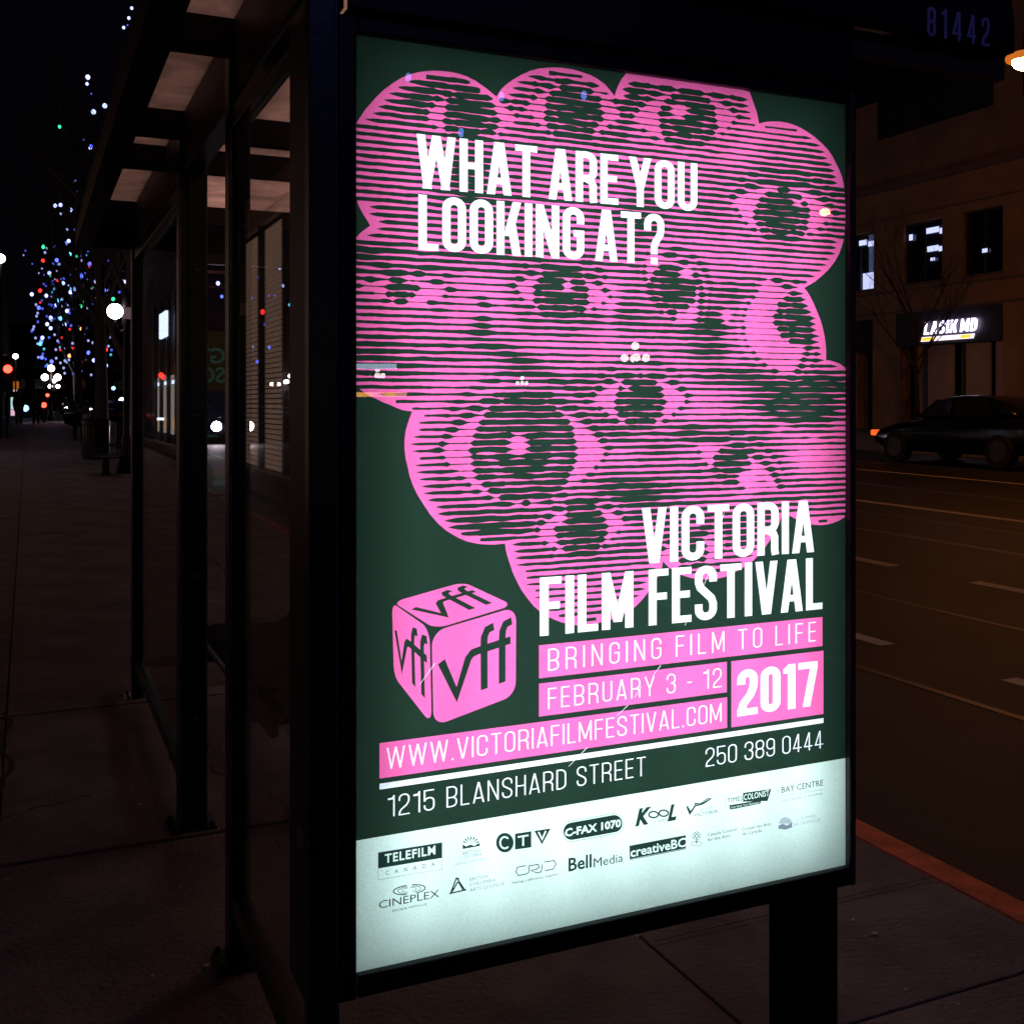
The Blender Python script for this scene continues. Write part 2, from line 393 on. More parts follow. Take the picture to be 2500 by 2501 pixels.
bl(s3, (300, 40, 500, 40, .35), (430, 70, 60, 30, -.5), (620, 80, 90, 35, -.8), (760, 90, 110, 40, -.5), (490, 110, 60, 40, .5), (350, 140, 90, 30, .2), (250, 110, 60, 60, .35), (700, 130, 40, 30, .3), (610, 130, 80, 50, -.6), (1000, 130, 320, 90, -.45), (900, 290, 420, 130, -.65), (400, 400, 420, 60, -.55),
   (990, 280, 45, 30, .7), (980, 380, 55, 25, .65), (970, 435, 60, 22, .6), (960, 490, 90, 25, .5), (960, 220, 50, 25, .5), (690, 190, 45, 25, .5), (660, 255, 55, 22, .4), (1030, 590, 150, 30, .45), (1480, 160, 230, 130, .85), (1560, 260, 260, 110, .75), (1600, 132, 42, 26, -1.3), (1598, 190, 42, 20, -1.1), (1650, 370, 230, 60, .6), (1350, 300, 90, 40, .1),
   (1870, 240, 70, 150, -1.0), (1590, 470, 80, 35, .5), (1500, 540, 300, 80, -.5), (1330, 430, 60, 20, .3), (140, 620, 260, 110, .30), (250, 740, 300, 60, .25), (700, 680, 140, 30, .2), (1170, 650, 100, 30, .45), (1270, 705, 90, 30, .6), (1300, 800, 170, 60, .35), (1850, 640, 150, 110, -.4), (800, 800, 220, 120, -.5), (700, 1000, 200, 120, -.5), (1000, 880, 300, 70, -.4),
   (1650, 700, 200, 60, -.2), (1450, 860, 170, 60, .45), (1800, 860, 180, 90, .35), (1420, 980, 200, 60, .6), (1750, 990, 160, 70, .1), (1240, 1070, 260, 60, .7), (1440, 1160, 200, 110, .7), (1080, 1250, 130, 130, .75), (1400, 1400, 230, 190, .8), (1120, 1420, 200, 90, .55), (1350, 1560, 220, 80, .7), (1100, 1125, 95, 30, -.8), (1070, 1185, 80, 22, -.6), (1240, 1215, 50, 40, -1.3), (1240, 1280, 60, 30, -1.4), (1240, 1335, 60, 30, -1.4), (1190, 1275, 40, 20, -.5),
   (1030, 1330, 45, 18, -.5), (1050, 1380, 45, 15, -.4), (780, 1230, 130, 200, -.25), (700, 1460, 60, 90, .35), (730, 1240, 50, 60, .15), (560, 1250, 140, 300, -.35), (1750, 1300, 130, 180, -.85), (1880, 1140, 120, 100, .55), (1570, 1270, 60, 140, -.25), (1500, 1470, 120, 90, .2), (1650, 1530, 180, 60, .05), (850, 1500, 160, 60, -.2),
   (1000, 1620, 190, 50, -.5), (1500, 1610, 110, 25, -.5), (1480, 1680, 80, 20, -.3), (1700, 1650, 220, 120, .6), (1300, 1750, 380, 130, .6), (900, 1700, 160, 60, .0), (1530, 1820, 45, 35, -1.4), (1460, 1725, 80, 22, -.5), (1400, 1775, 100, 20, -.4), (1900, 1720, 90, 60, -.5), (1100, 1850, 260, 80, .4), (1640, 1850, 230, 80, .5))
bl(s4, (60, 230, 130, 130, -.85), (560, 90, 180, 110, .8), (620, 190, 140, 90, .5), (670, 40, 70, 28, -1.3), (665, 95, 60, 20, -.9), (570, 165, 45, 20, -1.1), (600, 232, 45, 18, -1.0), (590, 320, 180, 70, .45), (850, 100, 110, 110, -.45), (800, 240, 110, 45, -.4), (1100, 100, 400, 70, .05), (1150, 210, 350, 60, .35), (830, 370, 230, 70, .35), (830, 460, 190, 60, .65),
   (965, 340, 40, 28, -1.3), (962, 385, 32, 20, -1.2), (1110, 330, 70, 16, -.5), (1150, 470, 150, 150, -2.6), (960, 510, 60, 30, -.5), (1450, 430, 200, 190, .85), (1540, 610, 60, 20, -.6), (1300, 350, 120, 50, .5), (250, 340, 130, 110, .25), (60, 470, 150, 80, -.35), (380, 560, 300, 60, -.2), (830, 610, 160, 55, .5), (500, 690, 400, 70, -.35), (1000, 690, 60, 30, -.5), (1300, 700, 200, 80, .2),
   (340, 920, 130, 110, .95), (230, 900, 70, 80, .4), (100, 860, 110, 50, -.35), (110, 940, 90, 40, -.35), (345, 790, 60, 28, -1.0), (570, 850, 130, 80, -.6), (680, 1000, 230, 90, -.6), (950, 940, 200, 70, -.35), (1000, 1060, 260, 60, -.45), (1000, 790, 300, 60, .30), (1500, 850, 400, 80, .62), (1450, 1000, 330, 80, .62), (1560, 1080, 240, 60, .6), (1420, 1070, 40, 16, -.7), (1790, 1110, 60, 110, -.5), (1380, 1165, 60, 16, -.7),
   (40, 1120, 150, 90, .7), (200, 1190, 180, 80, .65), (620, 1110, 180, 40, -.4), (900, 1220, 330, 60, .6), (600, 1250, 45, 14, -.6), (700, 1190, 200, 30, .3), (1080, 1330, 160, 60, .65), (900, 1380, 120, 60, .5), (1330, 1200, 45, 20, -.8), (1420, 1250, 100, 25, -.5), (1590, 1250, 40, 18, -.8), (1600, 1390, 260, 90, -1.2), (1620, 1500, 180, 40, -.3), (480, 1330, 120, 35, .25), (100, 1380, 200, 60, -.4), (690, 1380, 80, 30, -.4),
   (780, 1450, 50, 60, .5), (990, 1440, 80, 25, -.7), (1110, 1440, 32, 22, -1.3), (1120, 1490, 55, 25, -1.5), (1125, 1535, 70, 25, -1.6), (1120, 1580, 90, 25, -1.5), (1100, 1630, 110, 25, -1.2), (1000, 1680, 200, 40, -.8), (1215, 1560, 32, 60, 1.2), (1250, 1670, 60, 50, .9), (1060, 1450, 60, 50, .8), (960, 1550, 90, 40, .3), (700, 1600, 120, 60, -.3), (500, 1600, 300, 60, .25), (180, 1620, 240, 60, .45), (300, 1700, 180, 40, .4),
   (200, 1540, 200, 30, .15), (20, 1810, 60, 110, .7), (150, 1850, 110, 90, -.6), (1500, 1590, 260, 60, .0), (1450, 1690, 200, 50, .1), (520, 1700, 240, 30, .2), (350, 1780, 200, 50, .2))
bl(s5, (1660, 170, 200, 110, .85), (1530, 45, 45, 35, -1.6), (1750, 240, 180, 60, .6), (1150, 120, 200, 50, .25), (1000, 100, 160, 60, .25), (1270, 200, 60, 18, -.6), (1100, 40, 200, 50, .3), (1400, 60, 140, 40, .3), (1900, 120, 60, 120, -.5), (1400, 270, 200, 60, .1), (1700, 330, 260, 40, .35), (1400, 420, 300, 90, -.3), (1600, 600, 400, 120, -.4))
bl(s6, (20, 130, 60, 140, .6), (150, 100, 110, 90, -.5), (320, 60, 130, 30, .3), (250, 250, 200, 60, .15), (700, 100, 160, 120, .35), (650, 190, 140, 30, .2), (1050, 150, 130, 120, .35), (1180, 40, 120, 60, .3), (800, 300, 300, 60, -.2), (300, 420, 300, 80, -.2), (1700, 30, 200, 60, -.2))
T = [(x, y, rx, ry, a * (.85 if rx > 30 and a > 0 else .55 if rx > 30 else .7)) for (x, y, rx, ry, a) in T]
# drawn eyes: centre, half width, upper / lower lid height, iris centre offset, iris and pupil radius, tilt, iris tone, highlight
EYES = [(1278, 1100, 205, .66, .66, (0, 0), .56, .30, 0, .80, (1265, 1088, 20, 26)),
        (1563, 972, 118, .50, .60, (0, .06), .46, .30, 0, .97, (1530, 950, 8, 12)),
        (1370, 712, 118, .48, .52, (0, .05), .50, .30, 6, .86, (1387, 700, 10, 14)),
        (1640, 705, 105, .62, .50, (0, 0), .50, .28, 58, .88, (1675, 668, 14, 14)),
        (1672, 285, 128, .58, .55, (.05, .05), .50, .30, 0, .86, (1658, 270, 18, 16)),
        (1912, 505, 128, .46, .62, (0, .18), .46, .30, 8, .84, (1946, 498, 8, 9)),
        (1905, 800, 125, .55, .70, (-.1, -.42), .44, .26, 78, .88, (1772, 770, 9, 14)),
        (1800, 1135, 118, .36, .42, (-.1, .05), .34, .20, 28, .84, (1826, 1165, 22, 16)),
        (1418, 1288, 112, .55, .58, (0, .05), .50, .30, -8, .88, (1366, 1264, 14, 14)),
        (992, 704, 112, .30, .36, (-.1, 0), .30, .18, 5, .84, (1000, 678, 12, 10)),
        (1150, 285, 112, .62, .55, (0, .0), .52, .32, 2, .88, None),
        (1400, 268, 120, .60, .60, (0, .05), .52, .32, 2, .88, None),
        (1690, 1345, 85, .45, .45, (0, 0), .4, .25, -8, .84, None)]
def sst(e0, e1, x):
    t = min(max((x - e0) / (e1 - e0), 0), 1); return t * t * (3 - 2 * t)
def eye_tone(px, py, base):
    for (cx0, cy0, w, up, lo_, io, ir, pr_, tl, it, hl) in EYES:
        dx, dy = px - cx0, py - cy0
        if abs(dx) > 1.6 * w or abs(dy) > 1.6 * w: continue
        ir *= 1.13; pr_ *= 1.1; c, s_ = math.cos(R(tl)), math.sin(R(tl)); u = (dx * c + dy * s_) / w; v = (-dx * s_ + dy * c) / w
        fade = 1 - sst(.95, 1.22, math.hypot(u, v * 1.12))
        if fade <= 0: continue
        k = max(0, 1 - u * u); yu = -up * k ** .8 - .02; yl = lo_ * k ** .9 + .02
        t = .40
        # surroundings: lid skin, crease, bag
        du, dl = v - yu, v - yl
        if du < 0: t = .42 if du > -.20 else .56
        if dl > 0: t = .42 if dl < .16 else .56
        t = max(t, .86 * (1 - sst(.035, .07, abs(du + .235))) if abs(u) < .95 else t)
        t = max(t, .62 * (1 - sst(.02, .06, abs(dl - .19))) if abs(u) < .8 else t)
        if du > 0 and dl < 0:
            t = .12
            q = math.hypot(u - io[0], v - io[1])
            if q < ir: t = it
            if ir * .88 < q < ir: t = .95
            if pr_ < q < ir * .72 and v > io[1]: t = it - .22
            if q < pr_: t = .99
            t = max(t, .8 * (1 - sst(.0, .16, du)))
        t = max(t, .97 * (1 - sst(.04, .075, abs(du))) if abs(u) < 1.05 else t)
        t = max(t, .75 * (1 - sst(.018, .045, abs(dl))) if abs(u) < 1.0 else t)
        if hl:
            hq = math.hypot((px - hl[0]) / hl[2], (py - hl[1]) / hl[3])
            if hq < 1.35: t = min(t, max(0, (hq - .8)) * 1.2)
        base = base + (t - base) * fade * (.9 if du > 0 and dl < 0 else .72)
    return base
# spatial hash for the tone map
CELL = 60; HASH = {}
for t_ in T:
    x, y, rx, ry, a = t_
    for i in range(int((x - 2.2 * rx) // CELL), int((x + 2.2 * rx) // CELL) + 1):
        for j in range(int((y - 2.2 * ry) // CELL), int((y + 2.2 * ry) // CELL) + 1): HASH.setdefault((i, j), []).append(t_)
def tone(px, py):
    d = .53
    for (x, y, rx, ry, a) in HASH.get((int(px // CELL), int(py // CELL)), ()):
        q = ((px - x) / rx) ** 2 + ((py - y) / ry) ** 2
        if q < 4: d += (a * 1.08 if a > 0 else a if (a < -.6 and rx < 40) else a * .62) * math.exp(-.85 * q ** 1.35)
    d = eye_tone(px, py, d)
    d += .10 * noise.noise(Vector((px / 26, py / 8, 3))) + .10 * noise.noise(Vector((px / 10, py / 7, 9)))
    return min(max(d, .05), .965)
def unQ(x, z):
    r = Vector((x, YP, z - EYE)); dep = r.x * sy_ + r.y * cy_; u = (r.x * cy_ - r.y * sy_) / dep
    return CX + FP * u, HZ - FP * r.z / dep
poly = [Q(*p) for p in OUT]
def crossings(z):
    xs = []
    for (a, b) in zip(poly, poly[1:] + poly[:1]):
        if (a[1] > z) != (b[1] > z): xs.append(a[0] + (b[0] - a[0]) * (z - a[1]) / (b[1] - a[1]))
    return sorted(xs)
PITCH = .0134
zref = Q(871, 838.5)[1]
k0 = int((PZ0 - zref) / PITCH) - 1
for k in range(k0, k0 + 140):
    zc = zref + k * PITCH
    if zc > PZ1 - .008 or zc < PZ0: continue
    xs = crossings(zc)
    # keep inside of the outline on neighbouring rows too
    spans = [(xs[i], xs[i + 1]) for i in range(0, len(xs) - 1, 2)]
    for (a, b) in spans:
        opl = a < pl + .003; opr = b > pr - .003
        a2 = pl if opl else a + .011 + .010 * random.random(); b2 = pr if opr else b - .010 - .008 * random.random()
        up = crossings(zc + .008); dn = crossings(zc - .008)
        if b2 - a2 < .02: continue
        def inside(x, c): return sum(1 for q in c if q < x) % 2 == 1
        x = a2; run = []
        st = .0080
        n = max(3, int((b2 - a2) / st))
        for i in range(n + 1):
            x = a2 + (b2 - a2) * i / n + (random.uniform(-.0018, .0018) if 0 < i < n else 0)
            px, py = unQ(x, zc)
            if not opl or not opr:
                ok = (inside(x, up) or not (pl + .01 < x < pr - .01)) and (inside(x, dn) or not (pl + .01 < x < pr - .01))
            else: ok = True
            th = tone(px, py) * PITCH
            e = 1.0
            if not opl: e = min(e, (x - a2) / .018 + .02)
            if not opr: e = min(e, (b2 - x) / .018 + .02)
            th *= max(0, min(1, e)) ** .7
            if not ok: th = 0
            run.append((x, th))
        seg = []
        def flush():
            if len(seg) > 2:
                sk = [.5 + .18 * noise.noise(Vector((q[0] * 30, zc * 200, 5))) for q in seg]
                top = [(q[0], zc + max(q[1], .0004) * (1 - s_)) for q, s_ in zip(seg, sk)]
                bot = [(q[0], zc - max(q[1], .0004) * s_) for q, s_ in zip(seg, sk)]
                shape(top + bot[::-1], 'green', 'dark_halftone_lines')
            seg.clear()
        for q in run:
            if q[1] < .00035: 
                flush(); 
            else: seg.append(q)
        flush()

# --- condensed display lettering from strokes (own glyph skeletons, cap height 1)
def arc(cx, cz, rx, rz, a0, a1, n=7):
    return [(cx + rx * math.cos(R(a0 + (a1 - a0) * i / n)), cz + rz * math.sin(R(a0 + (a1 - a0) * i / n))) for i in range(n + 1)]
def stroke(pts, t):
    """quads of a mitred stroke"""
    L = []
    n = len(pts)
    for i, p in enumerate(pts):
        a = Vector(pts[max(i - 1, 0)]); b = Vector(pts[min(i + 1, n - 1)]); p = Vector(p)
        d1 = (p - a).normalized() if i > 0 else (b - p).normalized(); d2 = (b - p).normalized() if i < n - 1 else d1
        nn = Vector((-(d1 + d2).y, (d1 + d2).x))
        nn = nn.normalized() if nn.length > 1e-6 else Vector((-d1.y, d1.x))
        c = max(.5, nn.dot(Vector((-d1.y, d1.x))))
        L.append((p + nn * t / 2 / c, p - nn * t / 2 / c))
    return [[tuple(L[i][0]), tuple(L[i + 1][0]), tuple(L[i + 1][1]), tuple(L[i][1])] for i in range(n - 1)]
def glyph(c, t, wb):
    """returns (width, list of polygons)"""
    h = t * .9                       # horizontal stroke
    P_ = []
    def V(x, a=0, b=1): P_.append([(x, a), (x + t, a), (x + t, b), (x, b)])
    def H(y, a, b): P_.append([(a, y), (b, y), (b, y + h), (a, y + h)])
    def D(x0, y0, x1, y1, w_=None):
        w_ = w_ or t * 1.04
        P_.append([(x0, y0), (x0 + w_, y0), (x1 + w_, y1), (x1, y1)])
    def St(p): P_.extend(stroke(p, t))
    w = wb; r = (w - t) / 2; cxx = w / 2; lo = t / 2; hi = 1 - t / 2; x0 = t / 2; x1 = w - t / 2
    rt = min(r, .2)
    def corner_ring(zlo, zhi):
        rr = min(r, (zhi - zlo) / 2)
        St(arc(cxx, zhi - rr, r, rr, 0, 180, 10) + arc(cxx, zlo + rr, r, rr, 180, 360, 10) + [(x1, zhi - rr), (x1, zhi - rr + .001)])
    if c in 'O0': corner_ring(lo, hi)
    elif c == 'C': St([(x1, .66)] + arc(cxx, hi - r, r, r, 0, 180, 10) + arc(cxx, lo + r, r, r, 180, 360, 10) + [(x1, .34)])
    elif c == 'G':
        St([(x1, .68)] + arc(cxx, hi - r, r, r, 0, 180, 10) + arc(cxx, lo + r, r, r, 180, 360, 10) + [(x1, .5)])
        H(.5 - h / 2, cxx, w)
    elif c == 'U': St([(x0, 1)] + arc(cxx, lo + r, r, r, 180, 360, 10) + [(x1, 1)])
    elif c == 'S':
        St([(x1, .70)] + arc(cxx, hi - r, r, r, 0, 180, 9) + [(x0, .70), (x0 + r * .25, .60), (cxx, .5), (x1 - r * .25, .40), (x1, .30)] + arc(cxx, lo + r, r, r, 0, -180, 9) + [(x0, .30)])
    elif c == 'T': w = wb * .98; H(1 - h, 0, w); V(w / 2 - t / 2, 0, 1 - h)
    elif c in 'EF':
        w = wb * .86; V(0); H(1 - h, t, w); H(.5 - h / 2 + .01, t, w * .92)
        if c == 'E': H(0, t, w)
    elif c == 'L': w = wb * .83; V(0); H(0, t, w)
    elif c == 'H': V(0); V(w - t); H(.5 - h / 2, t, w - t)
    elif c == 'I': w = t; V(0)
    elif c == 'N': w = wb * 1.06; V(0); V(w - t); D(0 + t * .0, 1, w - t, 0, t)
    elif c == 'M': w = wb * 1.32; V(0); V(w - t); D(0, 1, w / 2 - t / 2, .0 + .12, t); D(w - t, 1, w / 2 - t / 2, .12, t)
    elif c == 'A': w = wb * 1.08; D(0, 0, w / 2 - t * .62, 1, t * 1.02); D(w - t * 1.02, 0, w / 2 - t * .4, 1, t * 1.02); H(.2, t * .9, w - t * .9)
    elif c == 'V': w = wb * 1.06; D(0, 1, w / 2 - t * .62, 0, t * 1.02); D(w - t * 1.02, 1, w / 2 - t * .4, 0, t * 1.02)
    elif c == 'W':
        w = wb * 1.62
        for (a, b) in ((0, w * .25 - t * .35), (w / 2 - t * .5, w * .25 - t * .5), (w / 2 - t * .5, w * .75 - t * .5), (w - t, w * .75 - t * .65)): D(a, 1, b, 0, t)
    elif c == 'Y': w = wb * 1.1; D(0, 1, w / 2 - t / 2, .38, t * 1.05); D(w - t * 1.05, 1, w / 2 - t / 2 - .0, .38, t * 1.05); V(w / 2 - t / 2, 0, .45)
    elif c == 'K': w = wb * 1.08; V(0); D(t * .9, .36, w - t * 1.1, 1, t * 1.1); D(w - t * 1.1, 0, t + (w - t * 2) * .28, .6, t * 1.1)
    elif c in 'PRB':
        V(0)
        m = .47 if c == 'R' else .46
        rb = (w - t) * .5; zt = 1 - h / 2; zm = m + h / 2 - h / 2
        rr = min(rb, (zt - zm) / 2)
        St([(t, zt), (x1 - rr, zt)] + arc(x1 - rr, zt - rr, rr, rr, 90, 0, 6)[1:] + arc(x1 - rr, zm + rr, rr, rr, 0, -90, 6) + [(t, zm)])
        if c == 'B':
            zb = h / 2; rr = min(rb, (zm - zb) / 2)
            St([(t, zm), (x1 - rr, zm)] + arc(x1 - rr, zm - rr, rr, rr, 90, 0, 6)[1:] + arc(x1 - rr, zb + rr, rr, rr, 0, -90, 6) + [(t, zb)])
        if c == 'R':
            St([(x1 - rr * 1.1, zm), (x1 - rr * .3, zm - .05), (x1 - .005, zm - .13), (x1 - .005, .1), (x1 + .01, 0)])
    elif c == 'D':
        V(0); rr = (w - t) * .62
        St([(t, hi), (x1 - rr, hi)] + arc(x1 - rr, hi - rr, rr, rr, 90, 0, 6)[1:] + arc(x1 - rr, lo + rr, rr, rr, 0, -90, 6) + [(t, lo)])
    elif c == '1': w = wb * .62; V(w - t); P_.append([(0, .86), (0, .78), (w - t, .82), (w - t, 1), (w - t * .9, 1), (w - t * 1.5, .88)][:4] + [(w - t, 1), (w - t * 1.4, .90)] if False else [(0, .80), (w - t, .80), (w - t, .98), (w - t * 1.6, .90), (0, .88)])
    elif c == '2':
        St([(x0, .68)] + arc(cxx, hi - r, r, r, 180, 0, 9) + [(x1, .70), (x1 - .01, .6), (x1 - r * .5, .45), (x0 + r * .35, .26), (x0 + .015, .15), (x0, 0)])
        H(0, 0, w)
    elif c == '3':
        St([(x0, .70)] + arc(cxx, hi - r, r, r, 180, 0, 9) + [(x1, .66), (x1 - r * .25, .56), (cxx - .0, .52)])
        St([(cxx, .52), (x1 - r * .25, .48), (x1, .38)] + arc(cxx, lo + r, r, r, 0, -180, 9) + [(x0, .30)])
    elif c == '4': w = wb * 1.06; V(w * .56, 0, 1); D(0, .2, w * .56 - t * .2, 1, t * .95); H(.2, .0, w)
    elif c == '5':
        H(1 - h, 0, w * .95); V(0, .46, 1 - h)
        St([(x0, .52)] + arc(cxx, .62 - r, r, r, 150, 0, 7) + arc(cxx, lo + r, r, r, 0, -180, 9) + [(x0, .28)])
    elif c == '7': H(1 - h, 0, w); D(w * .22, 0, w - t * 1.0, 1 - h, t)
    elif c == '8': corner_ring(lo, .53); corner_ring(.50, hi)
    elif c == '9':
        corner_ring(.42, hi); St([(x1, .75), (x1, .35)] + arc(cxx, lo + r, r, r, 0, -180, 9) + [(x0, .28)])
    elif c == '?':
        St([(x0, .66)] + arc(cxx, hi - r, r, r, 180, 0, 9) + [(x1, .68), (x1 - .01, .6), (cxx + r * .25, .45), (cxx, .36), (cxx, .2)])
        P_.append([(cxx - t / 2, 0), (cxx + t / 2, 0), (cxx + t / 2, t * .95), (cxx - t / 2, t * .95)])
    elif c == '-': w = wb * .5; P_.append([(0, .42), (w, .42), (w, .42 + h), (0, .42 + h)])
    elif c == '.': w = t * 1.15; P_.append([(0, 0), (w, 0), (w, t * 1.15), (0, t * 1.15)])
    elif c == ' ': w = 0
    return w, P_
NL = [0]
def line(text, left, right_px, base_py, cap_py, t, wb, gap, space, key='white', part='white_lettering', right_py=None):
    """left: pixel column where the text starts; base/cap rows are read at that column"""
    x0, z0 = Q(left, base_py); z1 = Q(left, cap_py)[1]; x1 = Q(right_px, HZ)[0]
    hgt = z1 - z0; x = 0; out = []
    for ch in text:
        if ch == ' ': x += space; continue
        w, ps = glyph(ch, t, wb)
        NL[0] += 1; out += [(NL[0], [(x + a, b) for a, b in p]) for p in ps]; x += w + gap
    tot = x - gap; sx = (x1 - x0) / tot
    for k_, p in out: shape([(x0 + a * sx, z0 + b * hgt) for a, b in p], key, 'letter@%d' % k_)
pk = ('pink', 'pink_bars')
def bar(l, lt, lb, rgt, key=('pink', 'pink_bars')):
    x0, z1 = Q(l, lt); z0 = Q(l, lb)[1]; rect(x0, z0, Q(rgt, HZ)[0], z1, *key)
for i_, q_ in enumerate(((1316, 1576.5, 1657, 2008), (1316, 1670, 1750.5, 1774.5), (1785.5, 1615.5, 1776.8, 2010.5), (926.7, 1815.5, 1902, 1775.2))): bar(*q_, key=('pink', 'pink_bar@%d' % i_))
bar(926.7, 1914.6, 1929, 2010.5, ('white', 'white_rule'))
line('WHAT ARE YOU', 1017, 1702.5, 458, 325.7, .138, .40, .062, .14)
line('LOOKING AT?', 1021.5, 1621.7, 610, 474, .138, .40, .062, .14)
line('VICTORIA', 1567, 1987.6, 1377.5, 1240.8, .138, .40, .062, .14)
line('FILM FESTIVAL', 1318, 2008, 1554, 1411, .138, .40, .062, .20)
line('BRINGING FILM TO LIFE', 1338, 1992, 1638.8, 1585.5, .062, .40, .26, .34)
line('FEBRUARY 3 - 12', 1338, 1761.4, 1732, 1681.5, .062, .42, .20, .36)
line('2017', 1800, 1996, 1750.5, 1638, .165, .42, .06, .12)
line('WWW.VICTORIAFILMFESTIVAL.COM', 944, 1761.5, 1879.5, 1827, .062, .40, .13, .2)
line('1215 BLANSHARD STREET', 947, 1576, 1996.5, 1944.5, .062, .42, .14, .32)
line('250 389 0444', 1722.6, 2009.8, 1873.5, 1828, .062, .42, .12, .26)
# --- cube emblem
def homog(quad):
    """unit square -> quad (TL, TR, BR, BL), u right, v up"""
    (x3, y3), (x2, y2), (x1, y1), (x0, y0) = quad   # TL,TR,BR,BL
    dx1, dx2, dx3 = x1 - x2, x3 - x2, x0 - x1 + x2 - x3; dy1, dy2, dy3 = y1 - y2, y3 - y2, y0 - y1 + y2 - y3
    den = dx1 * dy2 - dx2 * dy1; g = (dx3 * dy2 - dx2 * dy3) / den; h = (dx1 * dy3 - dx3 * dy1) / den
    a, b, c = x1 - x0 + g * x1, x3 - x0 + h * x3, x0; d, e, f = y1 - y0 + g * y1, y3 - y0 + h * y3, y0
    return lambda u, v: ((a * u + b * v + c) / (g * u + h * v + 1), (d * u + e * v + f) / (g * u + h * v + 1))
def cubeface(quad, rad, vsc=1, vo=0):
    H_ = homog([s5(*q) for q in quad])
    pts = arc(1 - rad, 1 - rad, rad, rad, 0, 90, 6) + arc(rad, 1 - rad, rad, rad, 90, 180, 6) + arc(rad, rad, rad, rad, 180, 270, 6) + arc(1 - rad, rad, rad, rad, 270, 360, 6)
    pxpoly([H_(*p) for p in pts], 'pink', 'cube_emblem')
    t = .085
    polys = []
    polys += stroke([(.10, .66), (.27, .25), (.41, .60), (.46, .645), (.55, .65), (.93, .65)], t)[:5]
    for dx in (0, .225):
        polys += stroke([(.74 + dx - .02, .86), (.66 + dx - .02, .845), (.605 + dx, .78), (.60 + dx, .70), (.60 + dx, .20)], t)
    for p in polys: pxpoly([H_(a, b * vsc + vo) for a, b in p], 'green', 'cube_emblem')
cubeface([(606, 872), (1218, 690), (1215, 1330), (620, 1558)], .15)
cubeface([(325, 655), (835, 510), (1195, 678), (632, 850)], .15)
cubeface([(318, 660), (590, 850), (606, 1545), (332, 1195)], .15)
# scratches on the print
for (f, a, b, c, d) in [(s6, 945, 10, 900, 150), (s6, 832, 450, 780, 575), (s6, 700, 750, 660, 825), (s6, 485, 1115, 428, 1190), (s6, 345, 1270, 295, 1350), (s6, 247, 1405, 168, 1480), (s5, 1735, 1710, 1600, 1850), (s5, 630, 1100, 520, 1255)]:
    p, q = Vector(Q(*f(a, b))), Vector(Q(*f(c, d))); n = Vector((-(q - p).y, (q - p).x)).normalized() * .0006
    shape([tuple(p - n), tuple(q - n), tuple(q + n * .3), tuple(p + n)], 'white', 'scratches')
# --- sponsor strip
x0, z1 = Q(873.5, 2053); SB = z1
rect(pl, PZ0, pr, z1, 'band', 'sponsor_strip')
def a(x, y): return (900 + x * .31072, 2030 + y * .31072)
def b(x, y): return (1500 + x * .30036, 1880 + y * .30036)
LG = [0]
def ftext(text, p, rx, cap, key='ink', bold=0, shear=0, part=None, sp=1.0):
    """built-in font text, baseline start p (px), right px column, cap height in px"""
    cu = bpy.data.curves.new('t', 'FONT'); cu.body = text; cu.resolution_u = 2; cu.offset = bold; cu.shear = shear; cu.space_character = sp
    ob = bpy.data.objects.new('t', cu); COL.objects.link(ob)
    dg = bpy.context.evaluated_depsgraph_get(); me = bpy.data.meshes.new_from_object(ob.evaluated_get(dg))
    xs = [v.co.x for v in me.vertices]; mn, mx = min(xs), max(xs)
    X0, Z0 = Q(*p); Zc = Q(p[0], p[1] - cap)[1]; X1 = Q(rx, HZ)[0]
    sx = (X1 - X0) / (mx - mn); sz = (Zc - Z0) / .70
    for f in me.polygons:
        shape([(X0 + (me.vertices[i].co.x - mn) * sx, Z0 + me.vertices[i].co.y * sz) for i in f.vertices], key, part or 'sponsor_logo@%d' % LG[0])
    bpy.data.objects.remove(ob); bpy.data.curves.remove(cu); bpy.data.meshes.remove(me)
def lg(pts, key='ink'): pxpoly(pts, key, 'sponsor_logo@%d' % LG[0])
def frame_(pts, w=1.1, key='ink'):
    for q in stroke(pts + [pts[0], ], w): lg(q, key)
def strokepx(pts, w, key='ink'):
    for q in stroke(pts, w): lg(q, key)
LG[0] += 1
lg([a(75, 170), a(577, 90), a(577, 212), a(75, 295)]); frame_([a(75, 170), a(577, 90), a(577, 300), a(75, 384)], 1.0, 'grey')
ftext('TELEFILM', a(127, 252), a(525, 0)[0], 21, 'band', .025, sp=1.15); ftext('CANADA', a(133, 348), a(520, 0)[0], 10.5, 'ink', .0, sp=3.2)
LG[0] += 1
# rays over hills
for k in range(7):
    an = R(25 + 130 * k / 6); c0 = a(805, 112)
    lg([(c0[0] + 9 * math.cos(an), c0[1] - 9 * math.sin(an)), (c0[0] + 21 * math.cos(an - .09), c0[1] - 21 * math.sin(an - .09)), (c0[0] + 21 * math.cos(an + .09), c0[1] - 21 * math.sin(an + .09))])
lg([a(738, 105), a(765, 122), a(800, 108), a(830, 118), a(873, 92), a(872, 118), a(740, 142)])
ftext('BRITISH', a(740, 190), a(875, 0)[0], 8, 'grey'); ftext('COLUMBIA', a(717, 224), a(890, 0)[0], 8, 'grey'); ftext('Gaming Commission', a(675, 270), a(930, 0)[0], 6.5, 'grey')
LG[0] += 1
